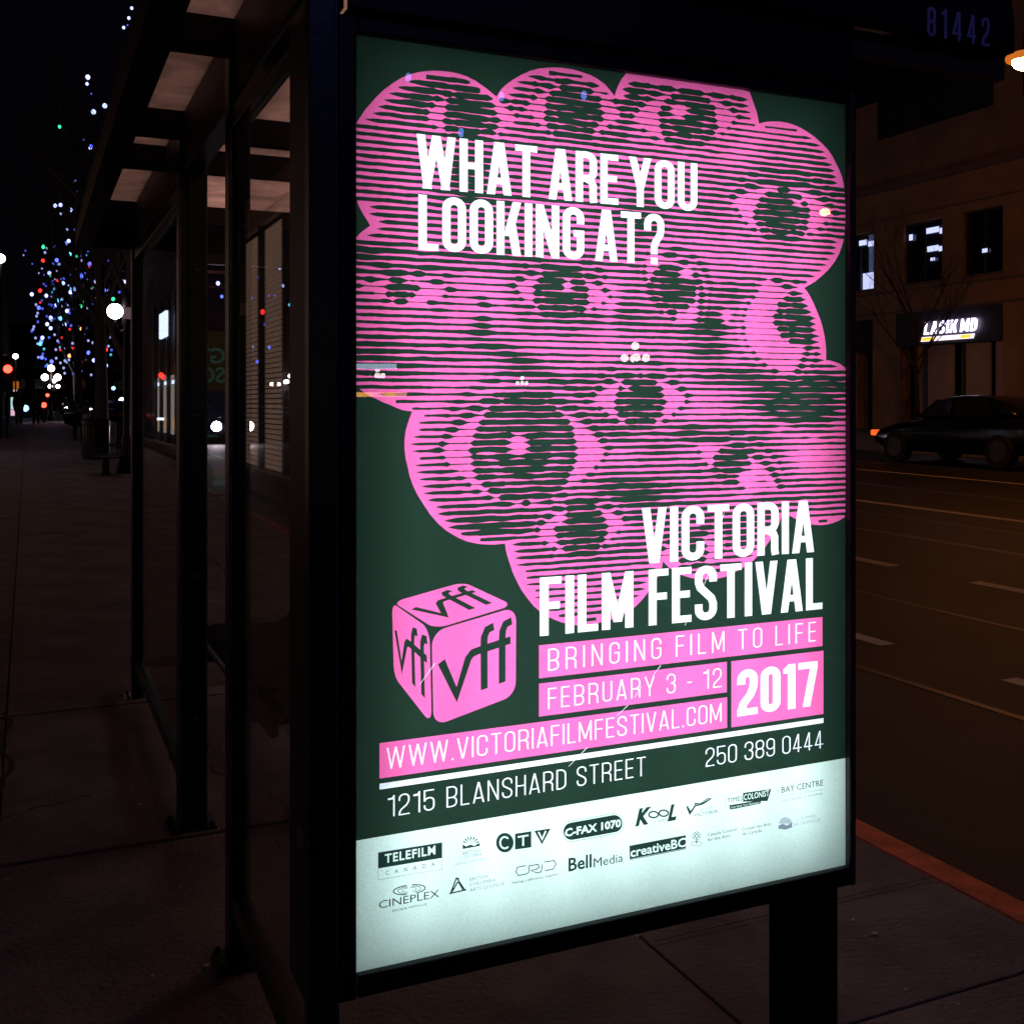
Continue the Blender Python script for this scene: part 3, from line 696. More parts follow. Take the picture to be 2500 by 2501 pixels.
# CTV
c0 = a(1070, 92); pts = [(c0[0] + 21.5 * math.cos(R(q)), c0[1] + 24 * math.sin(R(q))) for q in range(0, 360, 18)]; lg(pts)
strokepx([(c0[0] + 11.5 * math.cos(R(q)), c0[1] + 14 * math.sin(R(q))) for q in range(45, 316, 18)], 4, 'band')
lg([a(1150, 22), a(1278, 2), a(1278, 128), a(1150, 147)]); strokepx([a(1172, 48), a(1256, 34)], 4, 'band'); strokepx([a(1214, 42), a(1214, 116)], 4.4, 'band')
lg([a(1302, 0), a(1430, -20), a(1362, 105)]); strokepx([a(1335, 8), a(1363, 64), a(1392, 0)], 4.2, 'band')
# radio badge: dark capsule with white numerals
def capsule(cl, cr, r, key, sk=0):
    (xa, ya), (xb, yb) = cl, cr
    ang = math.atan2(yb - ya, xb - xa)
    pts = [(xb + r * math.cos(ang + R(q)), yb + r * 1.08 * math.sin(ang + R(q))) for q in range(-90, 91, 18)] + [(xa + r * math.cos(ang + R(q)), ya + r * 1.08 * math.sin(ang + R(q))) for q in range(90, 271, 18)]
    lg(pts, key)
cl, cr_ = s7(1600, 545), (s2(190, 0)[0] - 10, 1850 + 478 * .3366)
LG[0] += 1
capsule((1395, 2031), (1500, 2012), 23.5, 'ink'); capsule((1395, 2031), (1500, 2012), 22.6, 'band'); capsule((1395, 2031), (1500, 2012), 19.5, 'ink')
ftext('C-FAX 1070', (1379, 2044), 1516, 18.5, 'band', .035)
LG[0] += 1
# KOOL
ftext('K', b(170, 455), b(300, 0)[0], 38, 'ink', .05, .3); 
for (cx0, cy0) in (b(318, 366), b(400, 355)):
    strokepx([(cx0 + 11.5 * math.cos(R(q)), cy0 + 7.5 * math.sin(R(q))) for q in range(0, 361, 24)], 3.6)
ftext('L', b(432, 415), b(505, 0)[0], 36, 'ink', .05, .3); ftext('107.3', b(358, 428), b(430, 0)[0], 5.5)
LG[0] += 1
# city bird
lg([b(582, 300), b(612, 372), b(660, 300), b(720, 285), b(795, 235), b(760, 232), b(700, 268), b(655, 270), b(640, 310), b(618, 335), b(600, 296)])
strokepx([b(598, 310), b(640, 296), b(700, 270), b(770, 240)], .9, 'band')
ftext('CITY OF', b(692, 338), b(792, 0)[0], 5.5, 'grey'); ftext('VICTORIA', b(645, 386), b(840, 0)[0], 8.5)
LG[0] += 1
# newspaper
frame_([b(897, 215), b(1082, 165), b(1082, 300), b(1055, 322), b(905, 315)], .8, 'grey')
lg([b(1045, 190), b(1275, 158), b(1245, 255), b(1045, 262)]); ftext('TIMES', b(917, 272), b(1042, 0)[0], 12); ftext('COLONIST', b(1052, 250), b(1258, 0)[0], 14.5, 'band', .01)
lg([b(932, 290), b(1195, 248), b(1185, 278), b(942, 326)]); ftext('Your Island. Your Newspaper', b(946, 316), b(1180, 0)[0], 5, 'band', .0)
LG[0] += 1
ftext('BAY CENTRE', b(1358, 190), b(1697, 0)[0], 15); strokepx([b(1358, 214), b(1694, 162)], .8, 'grey'); ftext('THE CENTRE OF SHOPPING', b(1364, 262), b(1694, 0)[0], 4.6, 'grey')
ftext('THE', b(1320, 186), b(1340, 0)[0], 6, 'grey')
LG[0] += 1
# cinema
for r_, w_ in ((1, 2.6), (.72, 1.6), (.45, 1.2)):
    for a0, a1 in ((100, 262), (-80, 80)):
        strokepx([(a(320, 462)[0] + 39 * r_ * math.cos(R(q)), a(320, 462)[1] + (11.5 * r_) * math.sin(R(q)) - 4.5 * r_ * math.cos(R(q))) for q in range(a0, a1, 16)], w_)
ftext('CINEPLEX', a(80, 612), a(555, 0)[0], 19, 'ink', .0); ftext('ESCAPE WITH US', a(188, 638), a(455, 0)[0], 6)
LG[0] += 1
for p in ([a(640, 500), a(690, 370), a(712, 378)], [a(694, 372), a(760, 470)], [a(636, 492), a(768, 462)], [a(655, 480), a(700, 400)], [a(705, 400), a(742, 465)]): strokepx(p, 3.4)
ftext('BRITISH', a(793, 395), a(935, 0)[0], 8.5, 'grey'); ftext('COLUMBIA', a(793, 436), a(998, 0)[0], 8.5, 'grey'); ftext('ARTS COUNCIL', a(793, 480), a(1070, 0)[0], 9, 'grey')
LG[0] += 1
strokepx([a(1235, 272), a(1170, 285), a(1158, 320), a(1175, 350), a(1240, 338), a(1258, 325), a(1262, 275), a(1330, 262), a(1340, 285), a(1320, 300), a(1275, 310), a(1320, 330), a(1355, 322), a(1366, 262)], 2.2)
strokepx([a(1380, 245), a(1455, 232), a(1472, 260), a(1450, 300), a(1385, 312)], 2.2)
ftext('Making a difference...together', a(1128, 418), a(1495, 0)[0], 6)
LG[0] += 1
ftext('Bell', a(1570, 318), a(1752, 0)[0], 32, 'ink', .02); ftext('Media', a(1768, 286), 1521, 22)
LG[0] += 1
lg([b(122, 620), b(580, 533), b(580, 648), b(125, 736)]); ftext('creativeBC', b(130, 712), b(580, 0)[0], 22, 'band', .02); strokepx([b(126, 730), b(578, 642)], .9, 'band')
LG[0] += 1
tc_ = b(668, 540)
for (dx, dy) in [(-7, 0), (7, 0), (0, -8), (-5, -6), (5, -6), (-5, 5), (5, 5), (0, 0)]:
    strokepx([(tc_[0] + dx + 3.6 * math.cos(R(q)), tc_[1] + dy + 3.6 * math.sin(R(q))) for q in range(0, 361, 60)], .9)
strokepx([(tc_[0], tc_[1] + 6), (tc_[0], tc_[1] + 19)], 2.4); strokepx([(tc_[0] + 13.5 * math.cos(R(q)), tc_[1] + 19 + 5.5 * math.sin(R(q))) for q in range(0, 361, 30)], 1.0)
ftext('Canada Council', b(756, 543), b(992, 0)[0], 8); ftext('for the Arts', b(758, 584), b(936, 0)[0], 8); ftext('Conseil des Arts', b(1038, 498), b(1270, 0)[0], 8); ftext('du Canada', b(1042, 536), b(1196, 0)[0], 8)
LG[0] += 1
c0 = b(1390, 440); lg([(c0[0] + 16 * math.cos(R(q)), c0[1] + 16 * math.sin(R(q))) for q in range(180, 361, 15)], 'pgrey'); lg([b(1333, 455), b(1370, 440), b(1400, 455), b(1445, 430), b(1445, 470), b(1390, 488), b(1333, 482)], 'grey')
ftext('COLOMBIE-', b(1474, 420), b(1645, 0)[0], 8.5, 'pgrey'); ftext('BRITANNIQUE', b(1458, 462), b(1672, 0)[0], 8.5, 'pgrey')

# planar subdivision: every spot of the sheet belongs to exactly one ink
import time
t0 = time.time()
verts = []; faces = []; vmap = {}
OX, OZ = pl, PZ0
for (o_, k_, pts) in SHAPES:
    f = []
    for (x, z) in pts:
        key = (round((x - OX) * 1e5), round((z - OZ) * 1e5))
        i = vmap.get(key)
        if i is None: i = vmap[key] = len(verts); verts.append(Vector((key[0] * 1e-2, key[1] * 1e-2)))
        if not f or f[-1] != i: f.append(i)
    if len(f) > 1 and f[0] == f[-1]: f.pop()
    faces.append(f)
keep = [i for i, f in enumerate(faces) if len(set(f)) >= 3]
SHAPES2 = [SHAPES[i] for i in keep]; faces = [faces[i] for i in keep]
def area2(f): return sum(verts[f[i]].x * verts[f[(i + 1) % len(f)]].y - verts[f[(i + 1) % len(f)]].x * verts[f[i]].y for i in range(len(f)))
edges = sorted({(min(p_, q_), max(p_, q_)) for f in faces for p_, q_ in zip(f, f[1:] + f[:1]) if p_ != q_})
ov, oe, of, ovo, oeo, ofo = delaunay_2d_cdt(verts, edges, [], 0, 1e-4, False)
import numpy as np
VA = np.array([(v.x, v.y) for v in ov]); TA = np.array([list(f)[:3] for f in of]); CE = VA[TA].mean(axis=1)
order = np.argsort(CE[:, 0]); cxs, czs = CE[order, 0], CE[order, 1]; owner = np.full(len(of), -1)
for si, f in enumerate(faces):
    pp = [(verts[i].x, verts[i].y) for i in f]
    x0_, x1_ = min(p[0] for p in pp), max(p[0] for p in pp); z0_, z1_ = min(p[1] for p in pp), max(p[1] for p in pp)
    i0, i1 = np.searchsorted(cxs, (x0_, x1_)); sel = np.nonzero((czs[i0:i1] >= z0_) & (czs[i0:i1] <= z1_))[0] + i0
    if not len(sel): continue
    X_, Z_ = cxs[sel], czs[sel]; ins = np.zeros(len(sel), bool)
    for (ax, az), (bx_, bz_) in zip(pp, pp[1:] + pp[:1]):
        if az == bz_: continue
        ins ^= ((az > Z_) != (bz_ > Z_)) & (X_ < ax + (bx_ - ax) * (Z_ - az) / (bz_ - az))
    owner[order[sel[ins]]] = si
parts = {}
for f, o_ in zip(TA.tolist(), owner.tolist()):
    if o_ < 0: continue
    k_ = SHAPES2[o_][1]; parts.setdefault(k_[1], []).append((f, k_[0]))
print('sheet', len(verts), len(of), round(time.time() - t0, 2))

def wbuild(b, name, m, parent, **kw):
    """mesh authored in world coordinates under a thing that stands at parent.location"""
    o = b.build(name, m, parent, **kw)
    if parent.type == 'EMPTY': o.location = -parent.location
    return o
# ------------------------------------------------------------------ advertising lightbox
box = thing('advertising_lightbox', (1.1, YP, 0), 'tall glowing lightbox with pink and green film festival poster in a black frame', 'advertising lightbox')
M['ink_green'] = sheet('ink_green', (.014, .035, .024))
M['ink_pink'] = sheet('ink_pink', (.90, .145, .45))
M['ink_white'] = sheet('ink_white', (.86, .92, 1.0))
M['ink_band'] = sheet('ink_band', (.68, .90, .84))
M['ink_ink'] = sheet('ink_ink', (.012, .035, .028))
M['ink_grey'] = sheet('ink_grey', (.20, .26, .33))
M['ink_pgrey'] = sheet('ink_pgrey', (.40, .50, .56))
poster = None
def part_mesh(name, lst, parent):
    mats = sorted({k for _, k in lst}); idx = {}
    vs = []; fs = []; mi = []
    for f, k in lst:
        g = []
        for i in f:
            if i not in idx: idx[i] = len(vs); vs.append((OX + ov[i].x * 1e-3, YP, OZ + ov[i].y * 1e-3))
            g.append(idx[i])
        fs.append(g); mi.append(mats.index(k))
    me = bpy.data.meshes.new(name); me.from_pydata(vs, [], fs)
    for k in mats: me.materials.append(M['ink_' + k])
    me.polygons.foreach_set('material_index', mi); me.update()
    o = bpy.data.objects.new(name, me); COL.objects.link(o); o.parent = parent
    return o
poster = part_mesh('poster', parts['green_background'], box); poster.location = -box.location; poster['kind'] = 'part' if False else ''
del poster['kind']
for k in parts:
    if k == 'green_background': continue
    o = part_mesh(k.split('@')[0], parts[k], poster)
    if k in ('dark_halftone_lines', 'scratches', 'pink_blossom_print') or k.startswith('sponsor_logo'): o['kind'] = 'stuff'

YB = 2.065                                   # back of the box
def bz(py, px=871.5): return Q(px, py)[1]
FX0, FX1 = onY(754, HZ, YP - .02).x, onY(2091, HZ, YP - .017).x     # outer edges of the frame
ZT, ZB = PZ1 + .030, PZ0 - .042
fy0, fy1 = YP - .017, YP + .012
wbuild(MB().box(onY(824, HZ, fy0).x, onY(871.5, HZ, fy0).x + .0, fy0, fy1, ZB, ZT), 'frame_stile', M['black'], box, bevel=.004)
wbuild(MB().box(pr, FX1, fy0, fy1, ZB, ZT), 'frame_stile', M['side'] if False else mat('brown_black_metal', (.055, .03, .035), .45, nscale=9), box, bevel=.004)
wbuild(MB().box(pl + .0012, pr - .0002, fy0 + .001, fy1, PZ1, ZT - .001), 'frame_rail', M['black'], box, bevel=.004)
wbuild(MB().box(pl + .0012, pr - .0002, fy0 + .001, fy1, ZB + .001, PZ0), 'frame_rail', M['black'], box, bevel=.004)
wbuild(MB().box(pl - .004, pr + .004, fy0 + .003, fy0 + .006, PZ0 - .004, PZ1 + .004), 'cover_glass', M['cover'], box)
# housing shell (five sides around the tubes), white inside
def shell():
    b = MB(); y0, y1 = fy1, YB
    xo0, xo1 = pl - .012, pr + .012
    b.box(xo0, xo0 + .003, y0, y1, ZB, ZT); b.box(xo1 - .003, xo1, y0, y1, ZB, ZT)
    b.box(xo0 + .0031, xo1 - .0031, y0, y1, ZT - .004, ZT - .001); b.box(xo0 + .0031, xo1 - .0031, y0, y1, ZB + .001, ZB + .004)
    b.box(xo0 + .0032, xo1 - .0032, y1 - .004, y1 - .001, ZB + .0045, ZT - .0045)
    return b
wbuild(shell(), 'inner_tray', M['boxwhite'], box)
out = MB(); out.box(pr + .013, FX1 - .002, fy1 + .001, YB + .02, ZB, ZT); wbuild(out, 'housing_side', M['black'], box)
wbuild(MB().box(FX0 + .001, pl - .013, fy1 + .001, YB + .02, ZB + .001, ZT - .001), 'housing_side', M['side'], box)
wbuild(MB().box(pl - .012, pr + .012, YB + .001, YB + .022, ZB, ZT), 'housing_back', M['black'], box)
wbuild(MB().box(pl - .012, pr + .012, fy1 + .001, YB, ZT + .001, ZT + .02), 'housing_top', M['black'], box)
# tubes: vertical fluorescent lamps inside the tray
for i in range(7):
    x = pl + (pr - pl) * (.045 + .91 * (i + .5) / 7)
    la = bpy.data.lights.new('fluorescent_tube', 'AREA'); la.shape = 'RECTANGLE'; la.size = .035; la.size_y = (PZ1 - PZ0) * .925
    la.energy = TUBE = 1.7; la.color = (.92, .99, 1.0); la.cycles.use_multiple_importance_sampling = True
    lo = bpy.data.objects.new('fluorescent_tube', la); COL.objects.link(lo); lo.parent = box
    lo.location = Vector((x, YB - .012, (PZ0 + PZ1) / 2 ) ) - box.location; lo.rotation_euler = (R(-90), 0, 0)
# legs and the post on the left
px0 = FX0 - .0
wbuild(MB().box(px0, onY(823, HZ, fy0).x, fy0 - .004, fy1 + .0, 0, 2.72).box(px0 + .055, onY(821, HZ, fy0).x + .001, fy0 - .007, fy0 - .004, .3, 2.7), 'leg', M['post'], box, bevel=.006)
wbuild(MB().box(1.571, 1.69, fy1 + .002, YB - .004, 0, ZB - .001).box(1.545, 1.715, fy1 - .02, YB + .02, 0, .012), 'leg', M['black'], box, bevel=.005)
wbuild(MB().box(FX0 + .085, FX1, fy1 - .02, fy1 + .02, ZT + .021, 2.74), 'header_panel', M['black'], box)
st = MB(); p0 = onX(732, 1992, FX0 - .0005); p1 = onX(747, 2136, FX0)
st.box(FX0 - .0015, FX0, YP + .02, YP + .07, p1.z + .03, p0.z - .02); wbuild(st, 'sticker', M['sticker'], box)
wbuild(MB().box(onY(817.5, HZ, fy0).x, onY(819.5, HZ, fy0).x, fy0 - .0085, fy0 - .0075, .5, 2.5), 'highlight_strip', M['edge'], box)  # highlight line painted as a thin pale strip
# advert facing into the shelter (seen mirrored in the far end glass)
ad = thing('inner_advert', (1.1, YB + .03, 0), 'tan and blue advert with teal letters on the inside of the lightbox', 'advert')
M['ad_tan'] = emis('ad_tan', (.30, .20, .055), .32); M['ad_blue'] = emis('ad_blue', (.05, .07, .16), .35)
M['ad_teal'] = emis('ad_teal', (.25, .62, .42), .55); M['ad_dark'] = emis('ad_dark', (.015, .02, .02), .3); M['ad_orange'] = emis('ad_orange', (.8, .3, .05), .5)
ya = YB + .024
def adq(x0, x1, z0, z1, m, name='advert_panel', dy=0): return wbuild(MB().box(x0, x1, ya, ya + .002 + dy, z0, z1), name, M[m], ad)
adq(pl, pr, 1.72, 2.28, 'ad_tan'); adq(pl, pr, 1.30, 1.719, 'ad_blue'); adq(pl, pr, PZ0, 1.299, 'ad_dark')
adq(1.50, 1.66, 1.08, 1.12, 'ad_teal', 'advert_stripe', .001); adq(1.5, 1.62, 1.29, 1.31, 'ad_teal', 'advert_stripe', .001)
def adtext(body, x, z, size, m):
    cu = bpy.data.curves.new('advert_lettering', 'FONT'); cu.body = body; cu.size = size; cu.extrude = .001; cu.offset = .004
    o = bpy.data.objects.new('advert_lettering', cu); COL.objects.link(o); cu.materials.append(M[m]); o.parent = ad
    o.location = Vector((x, ya + .005, z)) - ad.location; o.rotation_euler = (R(90), 0, R(180)); n_ = to_mesh(o, 'advert_lettering'); n_['kind'] = 'stuff'; return n_
adtext('GT', pr - .01, 1.98, .20, 'ad_teal'); adtext('SC', pr - .01, 1.80, .20, 'ad_teal'); adtext('RE', pr - .01, .93, .10, 'ad_orange'); adtext('250', pr - .01, .84, .075, 'ad_teal')

# ------------------------------------------------------------------ bus shelter
sh = thing('bus_shelter', (1.2, 4.2, 0), 'dark metal bus shelter with glass walls and pale panelled roof on the pavement', 'bus shelter')
XG = .548                                   # line of posts and glass along the street
YE = 6.42
def post(x0, x1, y0, y1, z1=2.6, foot=True):
    b = MB().box(x0, x1, y0, y1, 0, z1)
    b.box(x0 + (x1 - x0) * .3, x0 + (x1 - x0) * .42, y0 - .006, y0, .05, z1 - .01)
    o = wbuild(b, 'post', M['post'], sh, bevel=.006)
    for (ea, eb) in ((x0 + .002, x0 + .0055), (x1 - .007, x1 - .003)):
        MB().box(ea, eb, y0 - .0075, y0 - .0065, .03, z1 - .2).build('highlight_strip', M['edge'], o)  # strips painted as the post's vertical highlight lines
    if foot:
        c = MB().box(x0 - .035, x1 + .03, y0 - .035, y1 + .03, 0, .012)
        for (bx, by) in ((x0 - .018, y0 - .018), (x1 + .014, y0 - .018), (x0 - .018, y1 + .014)): c.lathe([(.010, .012), (.010, .024), (.004, .03)], (bx, by, 0), 8)
        c.build('foot_plate', M['post'], o)
    for z in (.42, .95, 1.55, 2.1):
        MB().lathe([(.009, 0), (.009, .003), (.004, .006)], (0, 0, 0), 8).build('bolt', M['side'], o, loc=((x0 + x1) / 2 + .01, y0 - .006, z)).rotation_euler = (R(90), 0, 0)
    return o
post(.520, .580, 3.13, 3.20); post(.517, .620, 4.21, 4.30); post(.514, .577, 6.20, 6.27)
post(2.02, 2.08, 6.20, 6.27); post(2.02, 2.08, 3.13, 3.20, foot=True)
def rail(y0, y1, z0, z1, name='bottom_rail', x=XG, w=.022): return wbuild(MB().box(x - w, x + w, y0, y1, z0, z1), name, M['post'], sh, bevel=.003)
rail(2.09, 3.128, .16, .215); rail(4.302, 6.198, .16, .215)
rail(2.09, 3.128, 2.38, 2.44, 'top_rail'); rail(4.302, 6.198, 2.38, 2.44, 'top_rail')
wbuild(MB().box(XG - .004, XG + .004, 2.09, 3.129, .2151, 2.3799), 'glass_pane', M['glass'], sh)
wbuild(MB().box(XG - .004, XG + .004, 4.301, 6.199, .2151, 2.3799), 'glass_pane', M['glass'], sh)
wbuild(MB().box(.580, 2.018, 6.226, 6.234, .2151, 2.3799), 'glass_pane', M['glass'], sh)
wbuild(MB().box(.578, 2.019, 6.21, 6.25, .16, .215), 'bottom_rail', M['post'], sh); wbuild(MB().box(.578, 2.019, 6.21, 6.25, 2.38, 2.44), 'top_rail', M['post'], sh)
ROOFE = 12
# roof: eave beams, cross bars, panels
zu = EYE + 1.09                              # underside of the panels
roofY0 = 1.93
for side in (0, 1):
    f = (lambda x: x) if side == 0 else (lambda x: 2.45 - x)
    prof = [(f(.239), EYE + .862), (f(.318), EYE + .862), (f(.388), EYE + 1.085), (f(.388), EYE + 1.15), (f(.27), EYE + 1.10), (f(.239), EYE + .935)]
    wbuild(MB().prism_y(prof, roofY0, YE), 'eave_beam', M['fascia'], sh)
    x0, x1 = sorted((f(.534), f(.602)))
    wbuild(MB().box(x0, x1, roofY0 + .01, YE - .03, EYE + .87, zu + .05), 'post_beam', mat('brown_beam', (.05, .03, .03), .5, nscale=4), sh, bevel=.004)
for y in (3.12, 4.18, 4.78, 6.16):
    wbuild(MB().box(.33, .533, y, y + .055, EYE + .99, zu - .001), 'cross_bar', M['black'], sh)
    wbuild(MB().box(.6025, 1.847, y, y + .055, EYE + .99, zu - .001), 'cross_bar', M['black'], sh)
M['roofpanel'] = sheet('translucent_roof_panel', (.80, .62, .55), .8)
t_ = M['roofpanel'].node_tree
for n in t_.nodes:
    if n.type == 'TEX_NOISE': n.inputs['Scale'].default_value = 3.2; n.inputs['Detail'].default_value = 9; n.inputs['Roughness'].default_value = .7; n.inputs['Distortion'].default_value = 1.2
    if n.type == 'MAP_RANGE': n.inputs[1].default_value = .3; n.inputs[2].default_value = .7; n.inputs[3].default_value = .55
ys = [roofY0 + .02, 3.147, 4.207, 4.807, YE - .04]
for i in range(len(ys) - 1):
    for (x0, x1) in ((.36, .5335), (.603, 1.225), (1.229, 1.846), (1.917, 2.09)):
        wbuild(MB().box(x0, x1, ys[i] + .002, ys[i + 1] - .002, zu, zu + .006), 'roof_panel', M['roofpanel'], sh)
# added lamps and lid, unseen, that brighten the translucent panels from above
wbuild(MB().box(.405, 2.045, roofY0 + .012, YE - .04, EYE + 1.27, EYE + 1.285), 'added_roof_lid', M['boxwhite'], sh)
for (lx, lw, e) in ((.452, .05, ROOFE * .09), (1.225, .9, ROOFE)):
    la = bpy.data.lights.new('added_roof_lamp', 'AREA'); la.shape = 'RECTANGLE'; la.size = lw; la.size_y = 4.3; la.energy = e; la.color = (1, .80, .80)
    lo = bpy.data.objects.new('added_roof_lamp', la); COL.objects.link(lo); lo.parent = sh; lo.location = Vector((lx, 4.2, EYE + 1.262)) - sh.location
# end fascias
wbuild(MB().box(.242, 2.21, YE - .035, YE, EYE + .861, EYE + 1.12), 'end_fascia', M['fascia'], sh)
nf = wbuild(MB().box(.242, 2.165, roofY0 - .03, roofY0 + .01, EYE + .861, EYE + 1.13), 'end_fascia', M['fascia'], sh)
wbuild(MB().box(.26, 2.2, roofY0 + .02, roofY0 + .05, EYE + .80, EYE + .858), 'end_trim', mat('rusty_trim', (.07, .04, .03), .5, nscale=6), sh)
# bus stop number on the near fascia
nb = MB(); yn = roofY0 - .0315
pA = onY(2263, 86, yn); pB = onY(2268, 15, yn); pC = onY(2416, 107, yn)
def number(text, x0, z0, x1, hgt, y, m, name, parent):
    b = MB(); x = 0; ps_ = []
    for ch in text:
        w, ps = glyph(ch, .115, .37); ps_ += [[(x + q, r_) for q, r_ in p] for p in ps]; x += w + .22
    sx = (x1 - x0) / (x - .22)
    for i, p in enumerate(ps_):
        n = len(b.v); yy = y - .0002 * (i % 7)
        b.v += [(x0 + q * sx, yy, z0 + r_ * hgt) for q, r_ in p]; b.f.append(tuple(range(n, n + len(p))))
    me = b.build(name, m, parent); 
    if parent.type == 'EMPTY': me.location = -parent.location
    return me
number('81442', pA.x, pA.z, pC.x, pB.z - pA.z, yn, M['numbers'], 'stop_number', sh)
# accessibility style sticker on first post
sb = MB(); pa = onX(596, 650, .519); pb = onX(610, 790, .519)
stk = wbuild(MB().box(.545, .577, 3.1215, 3.124, EYE + .235, EYE + .395), 'sticker', mat('dark_sticker', (.09, .09, .11), .5, nscale=30), sh)
wbuild(MB().box(.549, .573, 3.1205, 3.1214, EYE + .25, EYE + .285), 'sticker_print', M['sticker'], sh)

# bench of bent round bars inside the shelter
bn = thing('shelter_bench', (1.05, 5.2, 0), 'black metal bench of curved round bars standing inside the shelter', 'bench')
bprof = [(.80, .40), (.83, .435), (.90, .445), (1.10, .43), (1.22, .43), (1.28, .47), (1.32, .60), (1.36, .80), (1.38, .84), (1.41, .83)]
bar0 = None
for i in range(42):
    y = 3.95 + i * .045
    if bar0 is None:
        bar0 = MB().tube([(x - 1.05, 0, z) for x, z in bprof], .009, 6).build('bench_bar', M['black'], bn, smooth=True, loc=(0, y - 5.2, 0))
    else: inst(bar0, (0, y - 5.2, 0))
MB().tube([(.81 - 1.05, -1.27, .405), (.81 - 1.05, .62, .405)], .016, 8).tube([(.34, -1.27, .83), (.34, .62, .83)], .016, 8).build('bench_rail', M['black'], bn, smooth=True)
for y in (-1.0, .35):
    MB().tube([(-.02, y, 0), (-.02, y, .42)], .03, 8).box(-.13, .09, y - .06, y + .06, 0, .012).tube([(-.22, y, .40), (.2, y, .41), (.28, y, .6), (.33, y, .82)], .018, 8).build('bench_leg', M['black'], bn)
MB().tube([(-.24, -1.3, .41), (-.25, -1.3, .62), (-.18, -1.3, .68), (.1, -1.3, .66), (.22, -1.3, .5)], .014, 8).build('arm_rest', M['black'], bn, smooth=True)

# ------------------------------------------------------------------ street lamps with five globes
def lamp5(base, label, group, h=3.35, glow='gw', gr=.17, rz=0, spread=.42, globes=5):
    t = thing('globe_street_lamp', base, label, 'street lamp', group, rz)
    MB().lathe([(.20, 0), (.20, .25), (.13, .35), (.10, .7), (.07, .8), (.055, h - .3), (.08, h - .25), (.05, h + .1), (.035, h + .42), (.10, h + .44)], n=12).build('lamp_pole', M['black'], t, smooth=True)
    arms = MB()
    for k in range(4):
        a_ = R(45 + 90 * k)
        c, s = math.cos(a_), math.sin(a_)
        arms.tube([(0, 0, h - .22), (c * spread * .6, s * spread * .6, h - .3), (c * spread, s * spread, h - .2), (c * spread, s * spread, h - .13)], .02, 6)
    arms.build('lamp_arm', M['black'], t)
    g0 = MB().sphere((0, 0, 0), gr, 16, 10).build('globe', M[glow], t, smooth=True, loc=(0, 0, h + .44 + gr))
    for k in range(4):
        a_ = R(45 + 90 * k)
        inst(g0, (math.cos(a_) * spread, math.sin(a_) * spread, h - .11 + gr))
    return t
M['gfar2'] = emis('lantern_glow', (1, .6, .6), .10)
def gbase(p): return (p.x, p.y, G(p.x, p.y))
# one by the lit tree ahead (left of the shelter), others along and across the street
p = P(309, 760, 22.6); q = P(281, 760, 22.4)
nl = thing('globe_street_lamp', (p.x, p.y, G(p.x, p.y)), 'black lamp post with one large glowing white globe just left of the shelter', 'street lamp', 'street lamps with clusters of globes')
zq = q.z - nl.location.z
MB().lathe([(.20, 0), (.20, .25), (.13, .35), (.10, .7), (.07, .8), (.055, zq - .3), (.09, zq - .26), (.09, zq + .2), (.03, zq + .5)], n=12).build('lamp_pole', M['black'], nl, smooth=True)
MB().tube([(0, 0, zq - .35), ((q.x - p.x) * .6, (q.y - p.y) * .6, zq - .42), (q.x - p.x, q.y - p.y, zq - .2)], .025, 6).build('lamp_arm', M['black'], nl)
MB().sphere((0, 0, 0), .16, 20, 12).build('globe', M['gw'], nl, smooth=True, loc=(q.x - p.x, q.y - p.y, zq))
MB().lathe([(.075, -.12), (.085, .12)], (0, 0, 0), 12).build('lantern_ring', M['gfar2'], nl, smooth=True, loc=(0.0, -.06, zq - .03))
lamp5((2.75, 5.3, .0), 'globe lamp post added to light the shelter roof, unseen behind the poster', 'street lamps with clusters of globes', h=2.95, glow='groof')  # added lamp, out of view, to light the roof panels
far = [(125, 925, 66), (132, 955, 110), (708, 944, 105), (672, 950, 125)]
for i, (px, py, z) in enumerate(far):
    p = P(px, py, z); hh = p.z - G(p.x, p.y)
    lamp5((p.x, p.y, G(p.x, p.y)), ['distant globe lamp cluster below the tree of coloured lights, larger one', 'smallest far globe lamp cluster low under the tree of lights', 'distant globe lamp seen through the shelter glass, right one', 'distant globe lamp seen through the shelter glass, left one'][i],
          'street lamps with clusters of globes', h=max(2.4, hh), glow='gfar', gr=.2, spread=.5)
# those mirrored in the poster's glass, behind the camera
for i, (px, py, z, gr) in enumerate([(1551, 878, 50, .17), (1275, 938, 118, .20), (922, 921, 100, .22)]):
    p = behind(px, py, z); p.z -= 0
    lamp5((p.x, p.y, 0), ['cluster of four large round white lamps mirrored in the middle of the poster glass', 'small five globe cluster mirrored in the centre left of the poster', 'small warm globe cluster mirrored at the left edge of the poster'][i],
          'street lamps with clusters of globes', h=p.z - .0, gr=gr * 1.1, glow='gfar', rz=R(45) + YAW, spread=.49)
